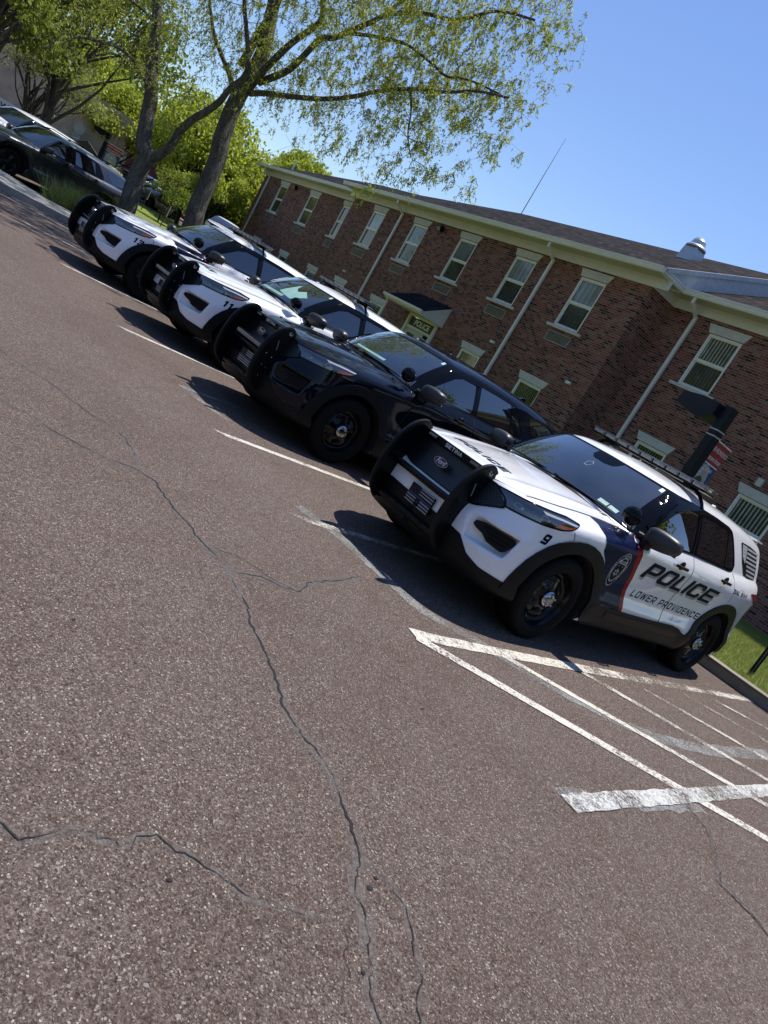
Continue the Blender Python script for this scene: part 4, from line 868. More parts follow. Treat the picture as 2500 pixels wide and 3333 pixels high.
# ------------------------------------------------------------------ brick building
BY=R(-5.79); BLD=empty('brick_building',(0,0,0),BY,'two storey brown brick building with pale trim, sash windows and a police entrance','building')
def brick_mat():
    B=NB('brick_wall');b=B.b;b.inputs['Roughness'].default_value=.88;b.inputs['Specular IOR Level'].default_value=.25
    o=B.obj();s=B.n('SeparateXYZ');B.t.links.new(o,s.inputs[0]);ad=B.n('Math',operation='ADD');B.t.links.new(s.outputs[0],ad.inputs[0]);B.t.links.new(s.outputs[1],ad.inputs[1])
    c=B.n('CombineXYZ');B.t.links.new(ad.outputs[0],c.inputs[0]);B.t.links.new(s.outputs[2],c.inputs[1])
    br=B.n('TexBrick',Scale=1.0);br.offset=.5;br.squash=1
    for k,v in (('Mortar Size',.0058),('Mortar Smooth',.15),('Brick Width',.2032),('Row Height',.0677),('Bias',0)): br.inputs[k].default_value=v
    br.inputs['Color1'].default_value=(0,0,0,1);br.inputs['Color2'].default_value=(1,1,1,1);br.inputs['Mortar'].default_value=(.5,.5,.5,1);B.t.links.new(c.outputs[0],br.inputs['Vector'])
    tone=B.ramp(br,[(0,(.030,.017,.016)),(.12,(.042,.022,.019)),(.17,(.115,.042,.033)),(.45,(.165,.058,.043)),(.70,(.205,.077,.055)),(.88,(.205,.100,.074)),(1,(.20,.125,.100))])
    n=B.n('TexNoise',Scale=38,Detail=3);B.t.links.new(o,n.inputs['Vector']);t2=B.mix(.5,tone,B.ramp(n,[(.3,.6),(.7,1.35)]),'MULTIPLY')
    n2=B.n('TexNoise',Scale=.35,Detail=4);B.t.links.new(o,n2.inputs['Vector']);t2=B.mix(.5,t2,B.ramp(n2,[(.3,.75),(.7,1.25)]),'MULTIPLY')
    m=B.mix(br.outputs[1],t2,(.29,.235,.205));B.l(m,b,0,0);inv=B.n('Math',operation='SUBTRACT');inv.inputs[0].default_value=1;B.t.links.new(br.outputs[1],inv.inputs[1]);B.bump(inv,.9,.008);return B.m
M_brick=brick_mat()
M_trim=plain('cream_trim_paint',(.58,.585,.555),.55,noise=.06,nscale=2); M_stone=plain('cast_stone_lintel',(.47,.48,.45),.8,noise=.1,nscale=6,bump=.001); M_frame=plain('window_frame_vinyl',(.68,.69,.64),.4,noise=.04); M_gut=plain('gutter_paint',(.62,.63,.62),.35,noise=.05,nscale=2)
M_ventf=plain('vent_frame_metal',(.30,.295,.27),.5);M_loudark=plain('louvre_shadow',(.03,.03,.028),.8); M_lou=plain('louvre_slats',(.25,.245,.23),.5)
def shingle_mat(name='roof_shingles',cols=((.002,.002,.003),(.009,.008,.009),(.042,.034,.033)),ax=0):
    B=NB(name);b=B.b;b.inputs['Roughness'].default_value=.95;b.inputs['Specular IOR Level'].default_value=.08;o=B.obj();s=B.n('SeparateXYZ');B.t.links.new(o,s.inputs[0]);c=B.n('CombineXYZ')
    B.t.links.new(s.outputs[0],c.inputs[0]);
    m=B.n('Math',operation='MULTIPLY');B.t.links.new(s.outputs[2],m.inputs[0]);m.inputs[1].default_value=2.46;B.t.links.new(m.outputs[0],c.inputs[1])
    br=B.n('TexBrick',Scale=1.0)
    for k,v in (('Mortar Size',.008),('Brick Width',.26),('Row Height',.145),('Bias',0)): br.inputs[k].default_value=v
    br.inputs['Color1'].default_value=(0,0,0,1);br.inputs['Color2'].default_value=(1,1,1,1);br.inputs['Mortar'].default_value=(0,0,0,1);B.t.links.new(c.outputs[0],br.inputs['Vector'])
    n=B.n('TexNoise',Scale=55,Detail=3);B.t.links.new(o,n.inputs['Vector']);t=B.ramp(br,[(0,cols[0]),(.5,cols[1]),(1,cols[2])]);B.l(B.mix(.6,t,B.ramp(n,[(.3,.6),(.7,1.5)]),'MULTIPLY'),b,0,0);B.bump(br,.8,.012);return B.m
M_shin=shingle_mat(); M_shin2=shingle_mat('canopy_shingles',((.008,.010,.013),(.016,.019,.025),(.026,.030,.038)))
def wall(s0,s1,n,z0,z1,ops,name='brick_wall',dep=.10):
    loops=[[(s0,z0),(s1,z0),(s1,z1),(s0,z1)]]+[[(a,c),(b,c),(b,d),(a,d)] for a,b,c,d in ops]
    vs,fs=fill2d(loops);mb=MB();F=[]
    V=[(u,n,v) for u,v in vs]
    for f in fs:
        a,b,c=[Vector(V[i]) for i in f[:3]];F.append(f if (b-a).cross(c-a).y<0 else f[::-1])
    mb.add(V,F)
    for a,b,c,d in ops: mb.add([(a,n,c),(b,n,c),(b,n,d),(a,n,d),(a,n+dep,c),(b,n+dep,c),(b,n+dep,d),(a,n+dep,d)],[(0,1,5,4),(1,2,6,5),(2,3,7,6),(3,0,4,7)])
    return mb.build(name,M_brick,BLD)
NM,NL,NR=16.1,16.85,17.3
WU=[(-30.72,1.12),(-27.15,1.12),(-23.66,1.12),(-20.22,1.10),(-16.96,1.08)]
main=[(a,a+w,4.44,6.05) for a,w in WU]+[(-30.92,-29.86,1.0,2.53),(-27.28,-26.2,1.0,2.53),(-20.28,-19.16,1.0,2.53),(-16.98,-15.9,1.0,2.54),(-24.02,-22.08,.0,2.75)]
left=[(a,a+1.22,4.40,6.05) for a in (-43.95,-39.52,-35.25)]+[(a,a+1.15,1.0,2.5) for a in (-44.0,-39.6,-35.6)]
right=[(-12.76,-11.71,4.46,5.99),(-12.80,-11.74,1.0,2.62),(-9.42,-8.30,1.15,2.62),(-9.36,-8.3,4.46,5.99),(-5.9,-4.8,4.46,5.99),(-5.9,-4.8,1.15,2.62)]
wall(-32.95,-14.33,NM,-.1,6.5,main); wall(-46.9,-32.95,NL,-.1,6.5,left); wall(-14.33,0,NR,-.1,6.5,right)
mb=MB()
mb=MB();mb.add([(-14.33,NM,-.1),(-14.33,NR,-.1),(-14.33,NR,6.5),(-14.33,NM,6.5)],[(0,1,2,3)]); mb.build('return_wall',M_brick,BLD);mb=MB();mb.add([(-32.95,NM,-.1),(-32.95,NL,-.1),(-32.95,NL,6.5),(-32.95,NM,6.5)],[(3,2,1,0)]);mb.build('return_wall',M_brick,BLD)
mb=MB();mb.add([(-46.9,NL,-.1),(-46.9,28,-.1),(-46.9,28,6.5),(-46.9,NL,6.5)],[(3,2,1,0)]);mb.build('end_wall',M_brick,BLD);mb=MB();mb.add([(0,NR,-.1),(0,28,-.1),(0,28,6.5),(0,NR,6.5)],[(0,1,2,3)]); mb.build('end_wall',M_brick,BLD)
def blinds_mat(name,c,dark,sc,coat=.55):
    B=NB(name);b=B.b;b.inputs['Roughness'].default_value=.12;b.inputs['Coat Weight'].default_value=1;b.inputs['Coat Roughness'].default_value=.02
    o=B.obj();s=B.n('SeparateXYZ');B.t.links.new(o,s.inputs[0]);m=B.n('Math',operation='MULTIPLY');B.t.links.new(s.outputs[0],m.inputs[0]);m.inputs[1].default_value=sc
    sn=B.n('Math',operation='SINE');B.t.links.new(m.outputs[0],sn.inputs[0]);nz=B.n('TexNoise',Scale=2.5,Detail=3);B.t.links.new(o,nz.inputs['Vector'])
    b.inputs['Coat Weight'].default_value=coat;r=B.ramp(sn,[(.15,dark),(.75,c)]);B.l(B.mix(.6,r,B.ramp(nz,[(.3,.4),(.7,1.5)]),'MULTIPLY'),b,0,0);return B.m
M_bl1=blinds_mat('blinds_upper',(.30,.32,.27),(.035,.04,.035),62); M_bl2=blinds_mat('blinds_lower',(.050,.062,.058),(.018,.022,.022),62); M_scr=blinds_mat('screened_glass',(.030,.036,.042),(.020,.025,.030),40,.4); M_cur=blinds_mat('net_curtain',(.19,.23,.26),(.12,.15,.18),30)
M_grn=blinds_mat('green_blinds',(.13,.17,.075),(.018,.024,.015),70)
def window(a,b,z0,z1,n,up,lo,sill=True,lintel=.25,flare=.11,grid=False):
    y=n+.035;d=.05;w=MB();f=.055
    w.box(((a+b)/2,y,z1-f/2),(b-a,d,f));w.box(((a+b)/2,y,z0+f/2),(b-a,d,f));w.box((a+f/2,y,(z0+z1)/2),(f,d,z1-z0-2*f));w.box((b-f/2,y,(z0+z1)/2),(f,d,z1-z0-2*f))
    zm=(z0+z1)/2;w.box(((a+b)/2,y+.006,zm),(b-a-2*f,.04,.045))
    for (za,zb,yy) in ((zm+.0225,z1-f,.012),(z0+f,zm-.0225,.03)):
        g=.028
        for xx in (a+f+g/2,b-f-g/2): w.box((xx,y+yy,(za+zb)/2),(g,.03,zb-za))
        w.box(((a+b)/2,y+yy,za+g/2),(b-a-2*f-2*g,.03,g));w.box(((a+b)/2,y+yy,zb-g/2),(b-a-2*f-2*g,.03,g))
    if grid:
        for k in (1,2): w.box((a+(b-a)*k/3,y+.045,(z0+z1)/2),(.012,.012,z1-z0-.12))
        for k in (1,2,3): w.box(((a+b)/2,y+.045,z0+(z1-z0)*k/4),(b-a-.12,.012,.012))
    o=w.build('window',M_frame,BLD)
    p=MB();p.add([(a+f,y+.035,zm),(b-f,y+.035,zm),(b-f,y+.035,z1-f),(a+f,y+.035,z1-f)],[(0,1,2,3)]);p.build('upper_pane',up,o)
    p=MB();p.add([(a+f,y+.05,z0+f),(b-f,y+.05,z0+f),(b-f,y+.05,zm),(a+f,y+.05,zm)],[(0,1,2,3)]);p.build('lower_pane',lo,o)
    if sill: s=MB();s.box(((a+b)/2,n+.0,z0-.045),(b-a+.42,.14,.085));s.build('sill',M_stone,o)
    l=MB();x0,x1=a-.03,b+.03;l.prism([(x0,z1+.012),(x1,z1+.012),(x1+flare,z1+lintel),(x0-flare,z1+lintel)],n-.035,n+.05,lambda u,v,t:(u,t,v));l.build('lintel',M_stone,o)
    return o
def vent(a,b,z0,z1,n):
    m=MB();t=.022;y=n-.005
    m.box(((a+b)/2,y,z1-t/2),(b-a,.03,t));m.box(((a+b)/2,y,z0+t/2),(b-a,.03,t));m.box((a+t/2,y,(z0+z1)/2),(t,.03,z1-z0-2*t));m.box((b-t/2,y,(z0+z1)/2),(t,.03,z1-z0-2*t))
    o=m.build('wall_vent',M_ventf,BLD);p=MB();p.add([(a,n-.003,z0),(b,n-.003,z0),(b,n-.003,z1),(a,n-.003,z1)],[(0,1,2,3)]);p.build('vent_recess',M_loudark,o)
    s=MB();k=int((z1-z0-.05)/.032)
    for i in range(k): s.box(((a+b)/2,n-.012,z0+.035+i*.032),(b-a-.05,.014,.012),Matrix.Rotation(.5,3,'X'))
    s.build('vent_slats',M_lou,o)
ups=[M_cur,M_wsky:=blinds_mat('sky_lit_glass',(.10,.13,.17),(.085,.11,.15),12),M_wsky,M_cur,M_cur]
for i,(a,w) in enumerate(WU):
    window(a,a+w,4.44,6.05,NM,[M_cur,M_wsky,M_wsky,M_cur,M_cur][i],M_scr)
    if i: pass
    vent(a-.02,a+w-.06,3.92,4.24,NM)
for a in (-30.92,-27.28): window(a,a+1.07,1.0,2.53,NM,M_grn,M_grn,grid=False)
for a in (-20.28,-16.98): window(a,a+1.11,1.0,2.53,NM,M_grn,M_bl2,grid=True)
for a in (-43.95,-39.52,-35.25): window(a,a+1.22,4.40,6.05,NL,M_scr,M_scr); vent(a,a+1.1,3.85,4.2,NL)
for a in (-44.0,-39.6,-35.6): window(a,a+1.15,1.0,2.5,NL,M_grn,M_grn)
window(-12.76,-11.71,4.46,5.99,NR,M_bl1,M_bl2);window(-12.80,-11.74,1.0,2.62,NR,M_grn,M_grn);window(-9.42,-8.30,1.15,2.62,NR,M_bl1,M_bl1);window(-9.36,-8.3,4.46,5.99,NR,M_bl1,M_bl2);window(-5.9,-4.8,4.46,5.99,NR,M_bl1,M_bl2);window(-5.9,-4.8,1.15,2.62,NR,M_grn,M_grn)
# frieze, soffit, gutter per section: (s0, s1, n)
def eave(s0,s1,n,ov=.55,lcap=False,rcap=False):
    m=MB();m.box(((s0+s1)/2,n-.02,6.485),(s1-s0,.05,.27));m.build('frieze_board',M_trim,BLD)
    m=MB();m.add([(s0,n-ov,6.62),(s1,n-ov,6.62),(s1,n+.02,6.62),(s0,n+.02,6.62)],[(0,1,2,3)]);m.build('soffit',M_soff,BLD)
    g=MB();pr=[(0,6.60),(-.075,6.60),(-.105,6.65),(-.105,6.69),(-.13,6.72),(-.13,6.755),(-.115,6.755),(-.01,6.74),(0,6.75)]
    g.prism([(y_+n-ov,z_) for y_,z_ in pr],s0,s1,lambda u,v,t:(t,u,v));g.build('gutter',M_gut,BLD)
def soffit_mat():
    B=NB('soffit');b=B.b;b.inputs['Roughness'].default_value=.6;o=B.obj();w=B.n('TexWave',Scale=6.2,Distortion=0);w.bands_direction='X';B.t.links.new(o,w.inputs['Vector']);B.l(B.ramp(w,[(0,(.30,.29,.235)),(.2,(.46,.455,.40)),(1,(.48,.475,.42))]),b,0,0);B.bump(w,.5,.01);return B.m
M_soff=soffit_mat()
eave(-33.5,-13.78,NM); eave(-47.45,-33.45,NL); eave(-14.32,0.5,NR)
m=MB();m.box((-14.30,(NM+NR)/2,6.485),(.05,NR-NM+.02,.268));m.build('frieze_return',M_trim,BLD);m=MB();m.box((-33.0,(NM+NL)/2,6.485),(.05,NL-NM,.268));m.build('frieze_return',M_trim,BLD)
m=MB();m.add([(-14.33,NM-.02,6.619),(-13.83,NM-.5,6.619),(-13.83,NR-.5,6.619),(-14.33,NR,6.619)],[(0,1,2,3)]);m.build('soffit_return',M_soff,BLD)
m=MB();pr=[(0,6.60),(.075,6.60),(.105,6.65),(.105,6.69),(.13,6.72),(.13,6.755),(.115,6.755),(.01,6.74),(0,6.75)];m.prism([(-13.88+x_,z_) for x_,z_ in pr],NM-.56,NR-.55,lambda u,v,t:(u,t,v));m.build('gutter_return',M_gut,BLD)
SL=.445
def zr(n,e): return 6.74+SL*(n-e)
rf=MB();eM=NM-.56;eL=NL-.56;eR=NR-.56;RN=22.0
zM=zr(RN,eM);rf.add([(-33.55,eM,6.74),(-13.78,eM,6.74),(-13.78,RN,zM),(-29.0,RN,zM)],[(0,1,2,3)]);rf.add([(-33.55,eM,6.74),(-29.0,RN,zM),(-33.55,2*RN-eM,6.74)],[(0,1,2)]);rf.add([(-13.78,RN,zM),(-13.78,2*RN-eM,6.74),(-33.55,2*RN-eM,6.74),(-29,RN,zM)],[(0,1,2,3)])
zL=zr(RN,eL);rf.add([(-47.5,eL,6.74),(-30,eL,6.74),(-30,RN,zL),(-42.6,RN,zL)],[(0,1,2,3)]);rf.add([(-47.5,eL,6.74),(-42.6,RN,zL),(-47.5,2*RN-eL,6.74)],[(0,1,2)])
zR=zr(RN,eR);rf.add([(-13.78,eR,6.74),(.55,eR,6.74),(.55,RN,zR),(-13.78,RN,zR)],[(0,1,2,3)])
rf.build('shingle_roof',M_shin,BLD)
m=MB();x=-13.76;m.add([(x,eM,6.74),(x,RN,zM),(x,RN,zM-.60),(x,eM+1.35,6.74-.02)],[(0,1,2,3)][::1]);m.add([(x,eM-.02,6.76),(x,RN,zM+.02),(x+.05,RN,zM+.02),(x+.05,eM-.02,6.76)],[(3,2,1,0)]);m.add([(x+.05,eM-.02,6.76),(x+.05,RN,zM+.02),(x+.05,RN,zM-.12),(x+.05,eM+.1,6.68)],[(0,1,2,3)]);m.build('rake_board',plain('skylit_white_trim',(.42,.44,.47),.5),BLD)  # blue-grey tone puts skylight into the colour of the white fascia
# downspouts
def downspout(s,n):
    m=MB();ov=.52
    def leg(a,b,w=.085,d=.065): 
        a=Vector(a);b=Vector(b);v=b-a;q=v.to_track_quat('Z','Y').to_matrix();m.box((a+b)/2,(w,d,v.length),q)
    leg((s,n-ov-.03,6.64),(s,n-ov-.03,6.44));leg((s,n-ov-.03,6.47),(s,n-.10,6.24));leg((s,n-.075,6.27),(s,n-.075,.1),.10,.075)
    o=m.build('downspout',M_gut,BLD,angle=40);return o
downspout(-28.2,NM);downspout(-18.4,NM);downspout(-13.38,NR);downspout(-46.0,NL)
# entrance
M_slate=plain('sign_panel',(.016,.020,.018),.4); M_door=plain('door_paint',(.42,.45,.42),.4,noise=.05)
en=empty('entrance',(0,0,0),0,parent=BLD); a,b=-24.05,-22.05;n=NM
m=MB()
m.box((a+.07,n-.03,1.38),(.14,.10,2.76));m.box((b-.07,n-.03,1.38),(.14,.10,2.76));m.box(((a+b)/2,n-.03,2.79),(b-a,.10,.10));m.box(((a+b)/2,n-.0,2.34),(b-a-.28,.08,.09));m.build('door_frame',M_trim,en)
m=MB();m.box(((a+b)/2,n+.03,2.56),(b-a-.28,.03,.34));sg=m.build('police_sign',M_slate,en)
def ftext(name,txt,x,z,y,size,parent,mat,off=.006,extr=0,ax='CENTER',sx=1):
    c=bpy.data.curves.new('s','FONT');c.body=txt;c.size=size;c.align_x=ax;c.offset=off;ot=bpy.data.objects.new('t',c);me=bpy.data.meshes.new_from_object(ot);bpy.data.objects.remove(ot)
    return mesh_obj(name,[(x+q.co.x*sx,y,z+q.co.y) for q in me.vertices],[tuple(p.vertices) for p in me.polygons],mat,parent)
ftext('sign_lettering','POLICE',(a+b)/2,2.465,n+.008,.285,sg,M_letw,.006,sx=1.13)
for k in (0,1):
    x0=a+.15+k*.85;x1=x0+.85;d=MB();d.box(((x0+x1)/2,n+.05,1.15),(x1-x0-.01,.04,2.29));do=d.build('entrance_door',M_door,en)
    for (za,zb) in ((1.35,2.12),(.3,1.1)):
        q=MB();q.box(((x0+x1)/2,n+.026,(za+zb)/2),(.5,.012,zb-za));q.build('door_pane',M_scr,do)
m=MB();zc=2.96;zw=3.60;f=15.0;s0,s1=-24.62,-21.85
m.add([(s0,f,zc),(s1,f,zc),(s1,n,zw),(s0+.35,n,zw),(s0,n,zc+.02)],[(0,1,2,3),(0,3,4)]);m.build('canopy_roof',M_shin2,en)
m=MB();m.prism([(f,zc-.03),(n,zw-.03),(n,zw-.12),(f,zc-.12)],s1-.05,s1,lambda u,v,t:(t,u,v));m.prism([(f,zc-.12),(n,zc-.12),(n,zw-.12)],s1-.06,s1-.02,lambda u,v,t:(t,u,v));m.box(((s0+s1)/2,f-.0,zc-.06),(s1-s0,.10,.11));m.box(((s0+s1)/2,f-.07,zc-.03),(s1-s0+.06,.09,.09));m.box(((s0+s1)/2,(f+n)/2,zc-.135),(s1-s0-.04,n-f-.04,.03));m.box((s1-.05,(f+n)/2,zc-.11),(.08,n-f,.09));m.build('canopy_trim',M_trim,en)
for xx in (s0+.15,): m=MB();m.box((xx,f+.1,1.4),(.07,.07,2.9));m.build('canopy_post',M_gut,en)
# small fixtures on the wall
def flood(s,n):
    m=MB();m.rbox((s,n-.12,6.12),(.30,.14,.22),.01,Matrix.Rotation(.35,3,'X'));m.rbox((s,n-.04,6.16),(.08,.10,.08),.01);o=m.build('flood_light',M_plast,BLD);q=MB();q.rbox((s,n-.19,6.09),(.22,.02,.15),.004,Matrix.Rotation(.35,3,'X'));q.build('light_lens',M_led,o)
flood(-25.05,NM);flood(-41.6,NL)
for (s,z,n) in ((-30.4,3.1,NM),(-18.95,3.15,NM),(-15.05,3.05,NM)): m=MB();m.rbox((s,n-.05,z),(.20,.09,.09),.02);m.rbox((s+.08,n-.10,z-.02),(.06,.1,.05),.01);m.build('security_camera',M_frame,BLD,angle=40)
m=MB();m.rbox((-9.1,NR-.06,3.05),(.16,.10,.20),.01);m.build('wall_box',M_stone,BLD)
# roof fan, mast, pipe
VX,VY=-17.1,20.0;zb=zr(VY,eM)
fan=empty('roof_ventilator',parent=BLD);m=MB();m.box((VX,VY,zb+.05),(.62,.62,.56),None,0,.84);m.build('curb_box',plain('galvanised_metal',(.40,.41,.42),.35,metal=.6,noise=.1),fan)
T=Matrix.Translation((VX,VY,zb+.32))@Matrix.Rotation(PI/2,4,'X')@Matrix.Scale(.72,4);m=MB();m.lathe([(.0,.30),(.04,.42),(.06,.50),(.12,.50),(.15,.44),(.22,.38),(.30,.36),(.31,.33),(.42,.32),(.45,.29),(.52,.25),(.56,.15),(.57,.001)],28,T);m.build('spun_cap',plain('aluminium_cap',(.55,.56,.56),.35,metal=.5,noise=.08),fan,angle=35)
m=MB();m.tube([(-28.95,RN,zM-.1),(-28.93,RN,zM+1.9),(-28.88,RN,zM+3.75)],[.022,.016,.006],6);m.build('radio_mast',plain('mast_metal',(.12,.10,.11),.4),BLD)
m=MB();m.tube([(-44.6,eL+1.0,7.1),(-44.6,eL+1.0,7.75)],.05,8);m.build('vent_pipe',M_frame,BLD)

ribbon('sand_stain',[(-4.06,1.76),(-3.98,1.80),(-3.90,1.86)],.07,wear_mat('sand_dust',(.30,.25,.18),.76,1.05,scale=30),.0015,jit=.02,seed=71,step=.02)
# ------------------------------------------------------------------ trees
def bark_mat(name,c1,c2,sc=9):
    B=NB(name);b=B.b;b.inputs['Roughness'].default_value=.92;b.inputs['Specular IOR Level'].default_value=.2;v=B.vec(B.obj(),(1,1,.22));n=B.n('TexNoise',Scale=sc,Detail=6,Roughness=.7);B.l(v,n)
    wz=B.n('TexNoise',Scale=14,Detail=4);B.l(v,wz);wa=B.n('VectorMath',operation='MULTIPLY_ADD');B.t.links.new(wz.outputs['Color'],wa.inputs[0]);wa.inputs[1].default_value=(.12,.12,.12);B.t.links.new(v.outputs[0],wa.inputs[2]);v2=B.n('TexVoronoi',Scale=sc*2.6);v2.feature='DISTANCE_TO_EDGE';B.l(wa,v2);r=B.ramp(v2,[(0,.35),(.12,1.)]);B.l(B.mix(.9,B.ramp(n,[(.3,c1),(.7,c2)]),r,'MULTIPLY'),b,0,0);B.bump(v2,1,.03);return B.m
def leaf_mat(name,c1,c2,tr=.5,nsc=1.3):
    B=NB(name);b=B.b;b.inputs['Roughness'].default_value=.5;b.inputs['Specular IOR Level'].default_value=.3;n=B.n('TexNoise',Scale=nsc,Detail=5,Roughness=.8);B.t.links.new(B.geo(),n.inputs['Vector']);oi=B.n('NewGeometry')
    r=B.ramp(n,[(.32,c1),(.68,c2)]);m=B.mix(.5,r,B.ramp(oi,[(0,.6),(1,1.5)],ao=oi.outputs.find('Random Per Island')) ,'MULTIPLY');B.l(m,b,0,0)
    t=B.n('BsdfTranslucent');B.l(B.mix(1,m,(1.1,1.12,.62),'MULTIPLY'),t,0,0);mx=B.n('MixShader');mx.inputs[0].default_value=tr;B.t.links.new(b.outputs[0],mx.inputs[1]);B.t.links.new(t.outputs[0],mx.inputs[2]);B.t.links.new(mx.outputs[0],B.N['Material Output'].inputs[0]);return B.m
M_bark=bark_mat('dark_bark',(.055,.047,.040),(.18,.165,.14)); M_bark2=bark_mat('grey_bark',(.05,.045,.038),(.12,.11,.09),14)
M_locust=leaf_mat('locust_leaves',(.22,.26,.045),(.42,.44,.11)); M_maple=leaf_mat('maple_leaves',(.21,.265,.035),(.42,.455,.085)); M_dark_lf=leaf_mat('dark_leaves',(.10,.135,.022),(.25,.30,.05)); M_olive=leaf_mat('olive_leaves',(.13,.14,.07),(.25,.26,.14)); M_conif=leaf_mat('conifer_needles',(.008,.022,.010),(.022,.048,.02),.15); M_white_fl=leaf_mat('white_blossom',(.35,.38,.30),(.6,.6,.52))
def fast_mesh(name,V,loops_per,mat,parent,smooth=False):
    n=len(V);k=loops_per;me=bpy.data.meshes.new(name);me.vertices.add(n);me.vertices.foreach_set('co',np.asarray(V,dtype=np.float32).reshape(-1));me.loops.add(n);me.loops.foreach_set('vertex_index',np.arange(n,dtype=np.int32));me.polygons.add(n//k);me.polygons.foreach_set('loop_start',np.arange(0,n,k,dtype=np.int32));me.update();me.materials.append(mat)
    return link(bpy.data.objects.new(name,me),parent)
def leaves(name,C,parent,mat,rng,L=.09,W=.022,droop=.5,pairs=1):
    # C: (n,3) leaf base points; each leaf a bent 2-quad strip
    n=len(C);d=rng.normal(size=(n,3));d[:,2]-=droop;d/=np.linalg.norm(d,axis=1,keepdims=True);s=np.cross(d,rng.normal(size=(n,3)));s/=np.linalg.norm(s,axis=1,keepdims=True)
    l=(L*rng.uniform(.6,1.3,n))[:,None];w=(W*rng.uniform(.7,1.3,n))[:,None];m=C+d*l*.5;e=C+d*l+np.array([0,0,-1])*l*.25
    V=np.stack([C,m+s*w,e,m-s*w],1).reshape(-1,3);return fast_mesh(name,V,4,mat,parent)
def grow(limbs, targets, rng, step=.45, sag=.12):
    # connect target points to the nearest point of the growing skeleton -> list of (a,b,ra,rb) paths
    nodes=[];rad=[]
    for pts,r0,r1 in limbs:
        P=np.array(pts);seg=np.linalg.norm(np.diff(P,axis=0),axis=1);tot=seg.sum();acc=0
        for i in range(len(P)-1):
            m=max(1,int(seg[i]/.25))
            for k in range(m): t=k/m;nodes.append(P[i]*(1-t)+P[i+1]*t);rad.append(r0+(r1-r0)*(acc+seg[i]*t)/tot)
            acc+=seg[i]
    nodes=np.array(nodes);rad=np.array(rad);T=np.array(targets);d=np.array([np.min(np.linalg.norm(nodes-t,axis=1)) for t in T]);T=T[np.argsort(d)];paths=[]
    cap=len(nodes)+len(T)*9;N=np.zeros((cap,3));N[:len(nodes)]=nodes;RR=np.zeros(cap);RR[:len(rad)]=rad;cnt=len(nodes)
    for t in T:
        q=np.linalg.norm(N[:cnt]-t,axis=1)+np.where(RR[:cnt]<.006,.35,0);i=int(np.argmin(q));a=N[i];L=np.linalg.norm(t-a)
        if L<.08: continue
        r=min(RR[i]*.75,.006+.008*L);m=max(2,int(L/.22));mid=(a+t)/2+rng.normal(size=3)*L*.10+np.array([0,0,L*sag]);pts=[]
        for k in range(m+1):
            s=k/m;p=a*(1-s)**2+2*s*(1-s)*mid+t*s*s;p=p+(rng.normal(size=3)*.02 if 0<k<m else 0);pts.append(p)
        paths.append((pts,r,max(.0028,r*.35)))
        for k in range(1,m+1):
            if cnt<cap: N[cnt]=pts[k];RR[cnt]=r+(r*.35-r)*k/m;cnt+=1
    return paths
def tubes(mb,paths,seg=4):
    for pts,r0,r1 in paths:
        n=len(pts);mb.tube(pts,[r0+(r1-r0)*i/(n-1) for i in range(n)],seg,cap=False)
def smooth_path(pts,n=4): return [np.array(p) for p in spline_pts([tuple(p) for p in pts],n,False)]
